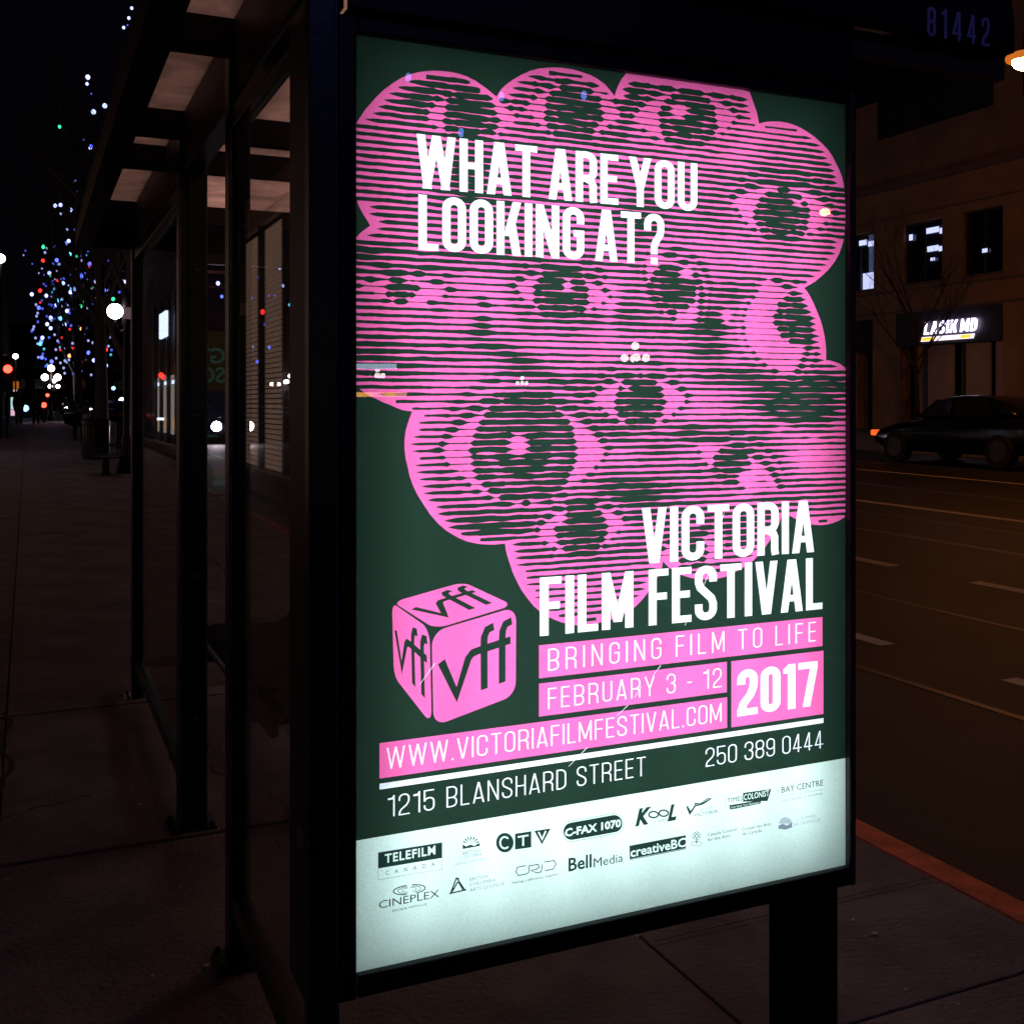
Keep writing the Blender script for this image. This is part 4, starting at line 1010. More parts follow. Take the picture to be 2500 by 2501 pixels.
# sodium lamp across the road
p = P(2503, 184, 20)
sl = thing('street_lamp', (p.x + 1.2, p.y, G(p.x, p.y)), 'tall street lamp with a bright orange head at the upper right edge', 'street lamp')
MB().tube([(0, 0, 0), (0, 0, 4), (0, 0, p.z + .1), (-.5, 0, p.z + .35), (-1.1, 0, p.z + .2)], [.12, .09, .06, .05, .04], 10).build('lamp_pole', M['frame'], sl, smooth=True)
MB().lathe([(.05, .2), (.16, .16), (.20, .06), (.20, .03)], (-1.2, 0, p.z), 16).build('lamp_hood', M['frame'], sl, smooth=True)
MB().sphere((-1.2, 0, p.z - .02), .23, 16, 10, .8).build('lamp_lens', M['sod'], sl, smooth=True)
MB().tube([(-1.2 + .275 * math.cos(R(k)), .275 * math.sin(R(k)), p.z + .03) for k in range(0, 361, 20)], .07, 8).build('halo_ring', emis('halo_ring_glow', (1, .25, .03), .6), sl, smooth=True)  # glowing ring added as the orange halo around the lens
p = behind(2014, 518, 26)
sl2 = thing('street_lamp', (p.x + 1.2, p.y, 0), 'orange street lamp mirrored in the right side of the poster glass', 'street lamp')
M['sod2'] = emis('sodium_glow_far', (1, .42, .16), 30)
MB().tube([(0, 0, 0), (0, 0, 4), (0, 0, p.z + .1), (-.5, 0, p.z + .3), (-1.1, 0, p.z + .15)], [.12, .09, .06, .05, .04], 10).build('lamp_pole', M['frame'], sl2, smooth=True)
MB().sphere((-1.2, 0, p.z), .13, 12, 8, .7).build('lamp_lens', M['sod2'], sl2, smooth=True)

# ------------------------------------------------------------------ trees
def branches(b, start, d, L, r, depth, rng, up=.25, sides=5, tips=None):
    n = 4; pts = [Vector(start)]; dd = Vector(d).normalized()
    for i in range(n):
        dd = (dd + Vector((rng.uniform(-1, 1), rng.uniform(-1, 1), rng.uniform(-.6, 1))) * .16 + Vector((0, 0, up * .12))).normalized()
        pts.append(pts[-1] + dd * L / n)
    b.tube(pts, [r * (1 - .55 * i / n) for i in range(n + 1)], sides, cap=False)
    if tips is not None: tips += [(p, depth) for p in pts[1:]]
    if depth <= 0: return
    for k in range(rng.choice((3, 4)) if depth > 1 else 3):
        q = rng.uniform(.35, 1); i = min(n - 1, int(q * n)); p0 = pts[i].lerp(pts[i + 1], q * n - i)
        ax = Vector((rng.uniform(-1, 1), rng.uniform(-1, 1), rng.uniform(-.1, .9))).normalized()
        branches(b, p0, (dd * .75 + ax * .85), L * rng.uniform(.55, .75), r * .45, depth - 1, rng, up, 4 if depth > 2 else 3, tips)
def tree(base, hgt, seed, label, group=None, depth=4, spread=.6, tr=.14, trunkh=None, name='bare_tree'):
    t = thing(name, base, label, 'tree', group)
    rng = random.Random(seed); th = trunkh or hgt * .28
    MB().tube([(0, 0, -.1), (.02, 0, th * .4), (-.03, .02, th), (0.02, 0, th * 1.5)], [tr * 1.3, tr, tr * .8, tr * .5], 8).build('trunk', M['bark'], t, smooth=True)
    b = MB(); tips = []
    for k in range(7):
        a_ = k * 2.4 + rng.random()
        branches(b, (0, 0, th * (.75 + .1 * k)), (math.cos(a_) * spread, math.sin(a_) * spread, 1), (hgt - th) * .42, tr * .5, depth - 1, rng, .3, 5, tips)
    o = b.build('crown', M['bark'], t); 
    zm = max(v.co.z for v in o.data.vertices); s_ = (hgt - th * .75) / (zm - th * .75)
    for v in o.data.vertices: v.co.z = th * .75 + (v.co.z - th * .75) * s_
    return t, [Vector((q.x, q.y, th * .75 + (q.z - th * .75) * s_)) for q, d in tips]
bulbm = {}
def bulb(parent, p, k, r):
    if k not in bulbm:
        me = MB().sphere((0, 0, 0), 1, 6, 4).build('x', M['b' + k]); bulbm[k] = me.data; bpy.data.objects.remove(me)
    o = bpy.data.objects.new('light_bulb', bulbm[k]); COL.objects.link(o); o.parent = parent
    o.location = Vector(p) - parent.location; o.scale = (r, r, r * 1.15); return o
Z = 66
pb_ = P(165, HZ, Z); gb = G(pb_.x + .6, pb_.y)
lt, tips = tree((pb_.x + .5, pb_.y, gb), 11.8, 3, 'tree covered in tiny blue, white, red and green lights at the left', depth=4, spread=.35, tr=.2, trunkh=3.2, name='lit_tree')
BULBS = '571,387,W 521,393,W 667,434,W 573,470,w 648,727,W 618,750,B 500,943,b 561,945,w 465,1030,W 595,1125,W 604,1080,b 918,905,W 845,943,B 535,908,B 1035,908,B 1180,908,b 950,1003,b 707,998,w 767,1060,B 765,1040,b 902,1112,W 665,1210,W 675,1178,C 695,1178,B 793,1206,w 300,1230,W 435,1243,W 398,1286,b 340,1328,w 365,1358,B 400,1365,b 355,1408,w 345,1436,w 465,1325,b 490,1333,b 530,1333,W 585,1277,w 555,1287,C 580,1342,w 632,1322,b 655,1372,b 632,1387,W 655,1407,b 827,1358,w 905,1280,W 950,1280,b 945,1333,b 968,1355,b 1020,1192,w 1068,1172,b 1125,1210,b 1022,1240,B 1068,1275,G 797,1290,G 765,1340,G 378,1195,R 380,1308,r 548,1092,R 406,912,R 408,782,G 657,851,C 723,872,g 513,783,b 918,1436,W 848,1480,w 1018,1470,b 478,1452,W 510,1462,b 485,1475,w 443,1437,b 571,1458,C 445,1512,W 478,1550,W 545,1550,C 609,1515,W 670,1525,b 730,1530,w 825,1552,w 770,1556,O 797,1605,W 735,1582,b 515,1612,w 320,1535,w 312,1560,w 300,1578,b 335,1642,w 400,1640,W 390,1672,B 380,1697,C 355,1697,w 463,1638,b 545,1670,w 555,1680,b 684,1693,w 833,1668,w 875,1687,w 885,1707,c 922,1700,w 1018,1620,c 1035,1633,w 1060,1605,w 1033,1543,W 415,1746,c 527,1752,w 567,1730,c 603,1743,w 570,1755,r 662,1733,w 740,1735,r 742,1768,W 835,1782,B 1023,1720,w 1000,1752,R 1052,1755,b 1045,1800,c 362,1825,w 395,1826,B 405,1793,b 430,1840,b 530,1833,w 487,1865,B 570,1878,w 612,1857,w 650,1848,w 628,1870,w 655,1810,O 802,1845,w 885,1853,W 763,1865,r 698,1873,c 953,1878,w 1000,1903,W 447,1897,c 600,1925,w 735,1925,b 632,619,w 708,618,b 711,160,w 727,270,b 440,795,w 424,836,w 770,865,b 765,910,w 660,1040,b 837,1017,g 511,1178,c 488,1210,c 357,1490,b 640,1460,b 640,1490,b 657,1560,r 580,1640,r 688,1738,r 870,1110,r 430,1910,b 860,1990,w 780,1960,b 690,1980,b 610,1975,w 930,1960,b'
rb = random.Random(5)
for tok in BULBS.split():
    x, y, k = tok.split(','); px, py = float(x) * .25893, 400 + float(y) * .25893
    big = k.isupper()
    bulb(lt, P(px, py, Z + rb.uniform(-1.6, 1.6)), k, .11 if big else .075)
for k in range(70):
    q = tips[rb.randrange(len(tips))]
    bulb(lt, Vector(lt.location) + q, rb.choice('wwwbbbbcrg'), .05)
# nearer tree whose lit top shows beside the roof edge
pt = P(215, HZ, 36)
lt2, tips2 = tree((2.1, 36.5, G(2.1, 36.5)), 13.2, 11, 'bare tree behind the shelter with a few large blue lights high beside the roof edge', depth=4, spread=.45, tr=.2, trunkh=4, name='lit_tree')
for tok in '690,41,W 675,93,W 648,143,W 668,130,b 460,403,V 456,438,W 549,553,V 490,585,V 312,663,G 440,731,b 478,765,B 473,775,W 394,947,b 405,1008,b 478,490,b'.split():
    x, y, k = tok.split(','); big = k in 'VWBG'
    bulb(lt2, P(float(x) * .4661, float(y) * .4661, 35 + rb.uniform(-.8, .8)), 'W' if k == 'V' else k, .075 if k == 'V' else .05 if big else .028)
# bulbs hanging in a tree behind the camera, mirrored by the poster glass
rt = behind(1200, 235, 14)
lt3, tips3 = tree((rt.x - 2.2, rt.y - .8, 0), 7.5, 21, 'bare tree with large blue light bulbs mirrored along the top of the poster', depth=3, spread=.5, tr=.12, trunkh=2.4, name='lit_tree')
M['bblue2'] = emis('large_blue_bulb', (.16, .28, 1), 9)
for (px, py) in ((997, 188), (1225, 235), (1426, 232), (1126, 323)):
    q = behind(px, py, 14)
    o = MB().sphere((0, 0, 0), .038, 10, 8, 1.6).build('light_bulb', M['bblue2'], lt3, smooth=True); o.location = q - lt3.location
for tok in '1142,1484,V 1162,1553,B 638,1495,W 655,1476,W 672,1463,V 672,1478,V 660,1517,w 640,1470,w 548,1520,b'.split():
    x, y, k = tok.split(','); bulb(lt2, P(float(x) * .4661, float(y) * .4661, 35), 'B' if k in 'Bb' else 'W', .065 if k == 'V' else .05)
M['bblue3'] = emis('added_blue_bulb', (.22, .24, 1), 33, True)  # added unseen bulbs that cast blue light on the stop number
for k in range(22):
    o = MB().sphere((0, 0, 0), .035, 8, 6, 1.5).build('light_bulb', M['bblue3'], lt3, smooth=True); o.location = Vector((rb.uniform(-.5, 4.5), rb.uniform(-4.2, -2.2), rb.uniform(4.6, 5.8))) - lt3.location
q = P(672, HZ, 95)
lt4, _t = tree((q.x, q.y, G(q.x, q.y)), 15, 51, 'far tree with sparse blue lights seen through the near shelter glass', depth=3, spread=.5, tr=.2, trunkh=4, name='lit_tree')
for tok in '1323,1094,B 1350,1196,w 1407,1215,w 1400,1231,b 1405,1295,w 1330,1332,b 1425,1350,w 1467,1357,w 1465,1403,W 1482,1497,W 1320,1562,b 1353,1452,b 1518,1597,C 1427,1668,w 1553,1435,r 1410,1820,B 1325,1817,w 1450,1870,w 1537,1835,w 1347,1895,B 1548,1750,w 1375,1634,R 1540,1655,R 1408,1548,b 1440,1548,b 1385,1700,b'.split():
    x, y, k = tok.split(','); bulb(lt4, P(float(x) * .4661, float(y) * .4661, 95), k, .22 if k == 'R' else .14 if k.isupper() else .10)
# bare street trees
q = P(2238, HZ, 33); tree((q.x, q.y, G(q.x, q.y)), 7.6, 31, 'bare young tree in front of the building across the road', 'bare street trees', depth=4, spread=.7, tr=.07, trunkh=2.4)
tree((2.2, 27, G(2.2, 27)), 9, 41, 'bare dark tree behind the litter bin left of the shelter', 'bare street trees', depth=3, spread=.5, tr=.17)
tree((2.0, 50, G(2, 50)), 10, 43, 'slim dark tree further along the pavement before the tree of lights', 'bare street trees', depth=3, spread=.4, tr=.15)

# ------------------------------------------------------------------ building across the road
XF = 27.0
def FY(px): r_ = ray(px, HZ); return XF * r_.y / r_.x
def FZ(px, py): return onX(px, py, XF).z
bd = thing('office_building', (XF, 26, G(XF, 26)), 'tan stone office building across the road with dim windows', 'building')
g0 = G(XF, 26) - .1
Yn, Yf = 12.0, 78.0
zc = FZ(2300, 420)                     # cornice above the second storey
wbuild(MB().box(XF + 1.6, XF + 14, Yn, Yf, zc - .3, 22), 'upper_storeys', M['brick'], bd)
for z in (zc + 2.2, zc + 5.6, zc + 9):
    for j in range(10):
        y0 = Yn + 1 + j * 6.4
        wbuild(MB().box(XF + 1.55, XF + 1.7, y0, y0 + 5.2, z, z + 1.9), 'upper_window', M['recess'], bd)
        if j < 4 and z < zc + 3:
            for q in (1.7, 3.4): wbuild(MB().box(XF + 1.5, XF + 1.55, y0 + q, y0 + q + .06, z, z + 1.9), 'mullion', M['frame'], bd)
wbuild(MB().box(XF - .12, XF + 2, Yn, Yf, zc - .18, zc), 'cornice', M['stonetrim'], bd)
wbuild(MB().box(XF - .1, XF + 1.6, Yn, Yf, FZ(2300, 730) - .08, FZ(2300, 730)), 'string_course', M['stonetrim'], bd) if False else None
# wall of the two lower storeys built round its openings
for (px_, py_, t_h) in ((2250, 700, .09), (2300, 505, .05), (2330, 745, .06)):
    z_ = onX(px_, py_, XF).z; wbuild(MB().box(XF - .07, XF - .001, Yn, Yf, z_ - t_h, z_), 'string_course', M['stonetrim'], bd)
ops2 = []                              # second-storey windows (y0, y1)
for (a_, b2_) in ((2092, 2133), (2206, 2300), (2352, 2448)):
    y1_, y0_ = FY(a_), FY(b2_); ops2.append([y0_, y1_])
ops2[0][1] = ops2[0][0] + 1.6
wz0, wz1 = onX(2250, 688, XF).z, onX(2250, 540, XF).z
sp = 3.35; k = ops2[0][1]
while k < Yf - 4: ops2.append([k + 1.5, k + 3.3]); k += 3.4
ops2.sort()
gz1 = FZ(2330, 838); sz0, sz1 = FZ(2330, 838), FZ(2330, 768)
ops1 = [(FY(2448), FY(2252)), (FY(2235), FY(2197)), (FY(2130), FY(2094))]
k = FY(2094)
while k < Yf - 5: ops1.append((k + 1.2, k + 4.0)); k += 4.4
ops1.sort()
def wallband(ops, z0, z1, zo0, zo1, m='brick'):
    y = Yn
    for (a_, b2_) in ops:
        wbuild(MB().box(XF, XF + .5, y, a_, z0, z1), 'wall', M[m], bd)
        wbuild(MB().box(XF, XF + .5, a_, b2_, zo1, z1), 'wall', M[m], bd)
        if zo0 > z0: wbuild(MB().box(XF, XF + .5, a_, b2_, z0, zo0), 'wall', M[m], bd)
        y = b2_
    wbuild(MB().box(XF, XF + .5, y, Yf, z0, z1), 'wall', M[m], bd)
zmid = (wz0 + gz1) / 2 + .5
wallband(ops2, zmid, zc - .18, wz0, wz1); wallband(ops1, g0, zmid, g0, gz1 + .55)
M['lit'] = emis('lit_ceiling_lamp', (.55, .6, 1), 1.3); M['room'] = emis('dim_room', (.02, .022, .035), .35); M['room2'] = emis('lit_room', (.10, .13, .30), .5)
for i, (a_, b2_) in enumerate(ops2):
    lit = abs(a_ - FY(2133)) < 2
    w_ = wbuild(MB().box(XF + .18, XF + .22, a_ + .002, b2_ - .002, wz0 + .002, wz1 - .002), 'window', M['winglass'] if not lit else M['glass'], bd)
    MB().box(XF + .12, XF + .17, a_ + .003, a_ + .06, wz0, wz1).box(XF + .12, XF + .17, b2_ - .06, b2_ - .003, wz0, wz1).box(XF + .11, XF + .16, (a_ + b2_) / 2 - .03, (a_ + b2_) / 2 + .03, wz0, wz1).box(XF + .12, XF + .168, a_ + .061, b2_ - .061, wz1 - .06, wz1 - .003).build('window_frame', M['frame'], w_)
    MB().box(XF - .05, XF - .002, a_ - .05, b2_ + .05, wz0 - .1, wz0 - .003).build('window_sill', M['stonetrim'], w_)
for (xa, xb, py, hh) in ((2256, 2286, 561, .09), (2288, 2300, 562, .09), (2258, 2285, 606, .09), (2214, 2222, 579, .10), (2286, 2298, 606, .08), (2392, 2404, 611, .06), (2092, 2110, 592, .09), (2114, 2131, 594, .09), (2266, 2276, 632, .05)):
    a_, b2_ = sorted((FY(xa), FY(xb))); z = onX((xa + xb) / 2, py, XF).z
    wbuild(MB().box(XF + .10, XF + .115, a_, b2_, z - hh, z + hh), 'office_light', M['lit'], bd)
a_, b2_ = sorted((FY(2092), FY(2131)))
wbuild(MB().box(XF + .55, XF + .6, a_, b2_, wz0, wz1), 'lit_room_wall', M['room2'], bd)
wbuild(MB().box(XF + .45, XF + .5, a_ + .1, a_ + 1.0, wz0 + .05, wz0 + .65), 'office_screen', M['lit'], bd)
for i, (a_, b2_) in enumerate(ops1):
    wbuild(MB().box(XF + .4, XF + .45, a_ + .002, b2_ - .002, g0, gz1 + .54), 'shop_window', M['winglass'], bd)
    n_ = max(1, int((b2_ - a_) / 1.5))
    for q in range(n_ + 1):
        y = a_ + (b2_ - a_) * q / n_; y = min(max(y, a_ + .05), b2_ - .05)
        wbuild(MB().box(XF + .28, XF + .39, y - .045, y + .045, g0 + .1, gz1), 'shopfront_mullion', M['stonetrim'], bd)
# pale panels of the clinic front
for (xa, xb) in ((2262, 2326), (2355, 2415), (2428, 2445)):
    a_, b2_ = sorted((FY(xa), FY(xb)))
    wbuild(MB().box(XF + .05, XF + .11, a_, b2_, g0 + .05, gz1 - .02), 'pale_panel', M['pale'], bd)
for (xa, xb) in ((2250, 2260), (2346, 2352)):
    a_, b2_ = sorted((FY(xa), FY(xb)))
    wbuild(MB().box(XF + .02, XF + .10, a_, b2_, g0 + .05, gz1 - .03), 'shopfront_post', M['side'], bd)
wbuild(MB().box(XF - .06, XF - .003, FY(2448), FY(2190), sz0, sz1 + .2), 'sign_fascia', M['blackfascia'], bd)
wbuild(MB().box(XF - .06, XF - .003, FY(2130), FY(2050), sz0 - .1, sz1 + .1), 'sign_fascia', M['recess'], bd)
# illuminated sign: slanted white letters over a yellow bar
sg = thing('clinic_sign', (XF - .1, 24, sz0), 'glowing white LASIK MD sign with yellow bar above the shopfront across the road', 'sign')
M['signw'] = emis('sign_white', (.80, .72, 1), 3.2); M['signy'] = emis('sign_yellow', (1, .52, .03), 1.5); M['signb'] = emis('sign_bar_white', (.95, .8, .9), 1.6)
yL, yR = FY(2256), FY(2393)              # left end has the larger Y
zb_, zt_ = onX(2256, 819, XF - .1).z, onX(2256, 788, XF - .1).z
zb_, zt_ = onX(2325, 814, XF - .1).z + .02, onX(2325, 781, XF - .1).z
x = 0; ps_ = []
for ch in 'LASIK MD':
    if ch == ' ': x += .16; continue
    w, ps = glyph(ch, .17, .50); ps_.append([[(x + q_, r_) for q_, r_ in pp] for pp in ps]); x += w + .13
sxl = (yL - yR - .15) / (x - .13); hh_ = zt_ - zb_
for ps in ps_:
    b = MB()
    for i, pp in enumerate(ps):
        n = len(b.v); d_ = .0015 * (i % 9); m_ = len(pp)
        for dd in (.02 + d_, 0): b.v += [(XF - .12 - dd, yL - .12 - q_ * sxl - r_ * hh_ * .16, zb_ + r_ * hh_) for q_, r_ in pp]
        b.f.append(tuple(range(n, n + m_))); b.f += [(n + j, n + (j + 1) % m_, n + m_ + (j + 1) % m_, n + m_ + j) for j in range(m_)]
    wbuild(b, 'letter', M['signw'], sg)
zz0, zz1 = onX(2325, 829, XF - .1).z, onX(2325, 818, XF - .1).z
def pgram(ya, yb, z0, z1, m, name, dx=0):
    b = MB(); sk = (z1 - z0) * .35
    b.v = [(XF - .1 - dx, ya, z0), (XF - .1 - dx, yb, z0), (XF - .1 - dx, yb - sk, z1), (XF - .1 - dx, ya - sk, z1), (XF - .06, ya, z0), (XF - .06, yb, z0), (XF - .06, yb - sk, z1), (XF - .06, ya - sk, z1)]
    b.f = [(0, 1, 2, 3), (4, 5, 6, 7), (0, 1, 5, 4), (1, 2, 6, 5), (2, 3, 7, 6), (3, 0, 4, 7)]
    return wbuild(b, name, M[m], sg)
pgram(yL + .05, yR + .2, zz0, zz1, 'signb', 'sign_bar'); pgram(yL + .03, yL - (yL - yR) * .22, zz0 + .02, zz1 - .02, 'signy', 'sign_stripe', .01)
pgram(yL - (yL - yR) * .70, yR + .3, zz0 + .02, zz1 - .02, 'signy', 'sign_stripe', .01)

# ------------------------------------------------------------------ dark saloon car across the road
def car(loc, rz, label, group=None, head=True):
    t = thing('car', loc, label, 'car', group, rz)
    # stations along length (x forward), half width, sill z, belt z
    st_ = [(-2.25, .60, .42, .78), (-2.18, .76, .30, .92), (-1.8, .84, .24, .98), (-1.1, .87, .20, .98), (0, .88, .20, .95), (.9, .88, .20, .93), (1.5, .85, .22, .86), (1.95, .80, .26, .76), (2.22, .70, .32, .66), (2.30, .55, .38, .58)]
    b = MB(); n = 10
    for (x, w, z0, z1) in st_:
        zm = (z0 + z1) / 2
        ring = [(-w * .82, z0), (-w * .98, z0 + .12), (-w, zm), (-w * .97, z1 - .1), (-w * .86, z1), (w * .86, z1), (w * .97, z1 - .1), (w, zm), (w * .98, z0 + .12), (w * .82, z0)]
        b.v += [(x, y, z) for y, z in ring]
    for i in range(len(st_) - 1):
        for k in range(n): b.f.append((i * n + k, i * n + (k + 1) % n, (i + 1) * n + (k + 1) % n, (i + 1) * n + k))
    b.f.append(tuple(range(n))); b.f.append(tuple(range((len(st_) - 1) * n, len(st_) * n)))
    body = b.build('body', M['car'], t, smooth=True)
    sm = body.modifiers.new('s', 'SUBSURF'); sm.levels = sm.render_levels = 2
    g = MB(); gs = [(-1.75, .70, .96, .965), (-1.25, .70, .95, 1.28), (-.7, .68, .95, 1.40), (.0, .68, .93, 1.42), (.5, .68, .92, 1.34), (1.15, .74, .90, .93)]
    for (x, w, z0, z1) in gs: g.v += [(x, -w * 1.08, z0 - .03), (x, -w * (.86 if z1 > 1 else 1), z1 - .03), (x, -w * .6, z1), (x, w * .6, z1), (x, w * (.86 if z1 > 1 else 1), z1 - .03), (x, w * 1.08, z0 - .03)]
    for i in range(len(gs) - 1):
        for k in range(6): g.f.append((i * 6 + k, i * 6 + (k + 1) % 6, (i + 1) * 6 + (k + 1) % 6, (i + 1) * 6 + k))
    g.f.append(tuple(range(6))); g.f.append(tuple(range(30, 36)))
    gh = g.build('cabin', M['car'], t, smooth=True); sm = gh.modifiers.new('s', 'SUBSURF'); sm.levels = sm.render_levels = 2
    for sgn in (-1, 1):
        for (xa, xb, xc, xd) in ((-.02, .85, .42, -.02), (-1.15, -.10, -.10, -.85)):
            w = MB(); w.v = [(xa, sgn * .735, .99), (xb, sgn * .745, .97), (xc, sgn * .63, 1.31), (xd, sgn * .63, 1.33)]
            w.v += [(x, y - sgn * .02, z) for x, y, z in w.v]; w.f = [(0, 1, 2, 3), (4, 5, 6, 7), (0, 1, 5, 4), (1, 2, 6, 5), (2, 3, 7, 6), (3, 0, 4, 7)]
            w.build('side_window', M['carglass'], t)
        MB().box(-1.1, 1.2, sgn * .885, sgn * .892, .62, .64).build('trim_strip', M['rim'], t)
        MB().tube([(.78, sgn * .78, .99), (.74, sgn * .90, 1.02)], [.03, .07], 8).build('mirror', M['car'], t)
        for x in (-1.38, 1.38):
            wv = MB().tube([(x, sgn * .66, .32), (x, sgn * .885, .32)], .32, 24).build('wheel', M['rubber'], t, smooth=False)
            MB().tube([(x, sgn * .885, .32), (x, sgn * .895, .32)], [.215, .20], 20).build('rim', M['rim'], wv)
    for sgn in (-1, 1):
        MB().box(2.08, 2.285, sgn * .42, sgn * .72, .54, .66).build('headlight', M['chead'] if head else M['rim'], t, bevel=.02)
        MB().box(-2.245, -2.05, sgn * .42, sgn * .72, .66, .80).build('tail_light', M['ctail'], t, bevel=.02)
    return t
M['chead'] = emis('amber_corner_light', (1, .10, .015), 1.6); M['ctail'] = emis('tail_red', (1, .02, .01), 1.2)
xC = 19.0; yc = (onX(2183, HZ, 18.1).y + onX(2436, HZ, 18.1).y) / 2
cmain = car((xC, yc, G(xC, yc) - .12), R(90), 'dark black saloon car driving past across the road on the right')
cmain.scale = (1.05, 1.02, 1.08)
# oncoming headlights in the street, far traffic
M['hl'] = emis('headlight_beam', (1, .86, .96), 60, True); M['tl'] = emis('tail_far', (1, .05, .03), 8); M['hl2'] = emis('headlight_far', (.75, .8, 1), 8); M['bluel'] = emis('blue_far', (.15, .45, 1), 6)
def farcar(px, z, heading, label, hm, tm, py=None):
    q = P(px, HZ, z); old = (M['chead'], M['ctail']); M['chead'], M['ctail'] = M[hm], M[tm]
    t = car((q.x, q.y, G(q.x, q.y) - .1), R(heading), label, 'cars in the traffic beyond the shelter'); M['chead'], M['ctail'] = old; return t
q = P(543, HZ, 41); cc = car((q.x, q.y, G(q.x, q.y) - .13), R(-90), 'oncoming car with glaring white headlights seen through the shelter', 'cars in the traffic beyond the shelter')
for o in cc.children:
    if o.name.startswith('headlight'): o.data = MB().sphere((2.27, .57 * (1 if o.data.vertices[0].co.y > 0 else -1), .62), .18, 14, 8).build('x', M['hl']).data
for (px, z, hd, lab, hm, tm) in [(176, 92, -90, 'distant car with two white headlights below the tree of lights', 'hl2', 'tl'), (278, 60, 90, 'distant car with red tail light just left of the shelter post', 'hl2', 'tl'), (410, 52, -90, 'distant car with white headlights behind the shelter glass', 'hl2', 'tl')]:
    farcar(px, z, hd, lab, hm, tm)

# ------------------------------------------------------------------ things on the pavement ahead
# pedestal bench
q = P(258, HZ, 22); gz = G(q.x, q.y)
pbn = thing('pedestal_bench', (q.x, q.y, gz), 'small dark slatted bench on a single pedestal, left of the shelter', 'bench')
MB().lathe([(.16, 0), (.15, .02), (.075, .05), (.07, .40)], n=12).build('pedestal', M['black'], pbn)
for k in range(9):
    x = -.24 + k * .06
    MB().box(x, x + .042, -.6, .6, .42 - .05 * math.cos(x * 6) * .3, .435 - .05 * math.cos(x * 6) * .3).build('slat', M['black'], pbn)
for y in (-.6, 0, .6):
    MB().tube([(-.25, y, .41), (-.24, y, .60), (-.2, y, .62)], .015, 6).tube([(.25, y, .41), (.25, y, .62), (.0, y, .62)], .015, 6).tube([(-.26, y, .40), (.26, y, .40)], .018, 6).build('arm_rest', M['black'], pbn)
# litter bin
q = P(234, HZ, 27.5)
lb = thing('litter_bin', (q.x, q.y, G(q.x, q.y)), 'black round litter bin with a perforated rim, behind the pedestal bench', 'litter bin')
MB().lathe([(.30, 0), (.32, .04), (.32, .86), (.34, .88), (.34, .98), (.26, 1.02), (.2, 1.0)], n=24).build('bin_body', M['black'], lb, smooth=False)
for k in range(24):
    a_ = k * math.pi / 12; MB().box(-.008, .008, -.025, .025, .1, .84).build('bin_slat', M['post'], lb, loc=(.325 * math.cos(a_), .325 * math.sin(a_), 0), rz=a_)
# newspaper box / second dark bin near the shelter post
q = P(308, HZ, 26)
nb_ = thing('newspaper_box', (q.x, q.y, G(q.x, q.y)), 'dark newspaper box on a stand right behind the shelter post', 'newspaper box')
MB().box(-.24, .24, -.2, .2, .35, 1.0).build('box_body', M['black'], nb_, bevel=.02); MB().box(-.18, .18, -.215, -.201, .5, .85).build('box_window', M['winglass'], nb_)
MB().box(-.2, .2, -.16, .16, 0, .03).box(-.05, .05, -.05, .05, .03, .35).build('stand', M['black'], nb_)
q = P(187, HZ, 38)
pl_ = thing('planter', (q.x, q.y, G(q.x, q.y)), 'dark planter with shrubs on the pavement left of the litter bin', 'planter')
MB().lathe([(.10, 0), (.10, .5), (.4, .62), (.46, .95), (.42, .95)], n=16).build('planter_bowl', M['black'], pl_)
lb_ = MB(); rg = random.Random(3)
for k in range(500):
    v = Vector((rg.gauss(0, .3), rg.gauss(0, .3), 1.05 + abs(rg.gauss(0, .18)))); n = len(lb_.v); s_ = .06
    for _ in range(3): lb_.v.append((v.x + rg.uniform(-s_, s_), v.y + rg.uniform(-s_, s_), v.z + rg.uniform(-s_, s_)))
    lb_.f.append((n, n + 1, n + 2))
lb_.build('shrub_leaves', mat('leaf', (.03, .04, .02), .8, nscale=5), pl_)
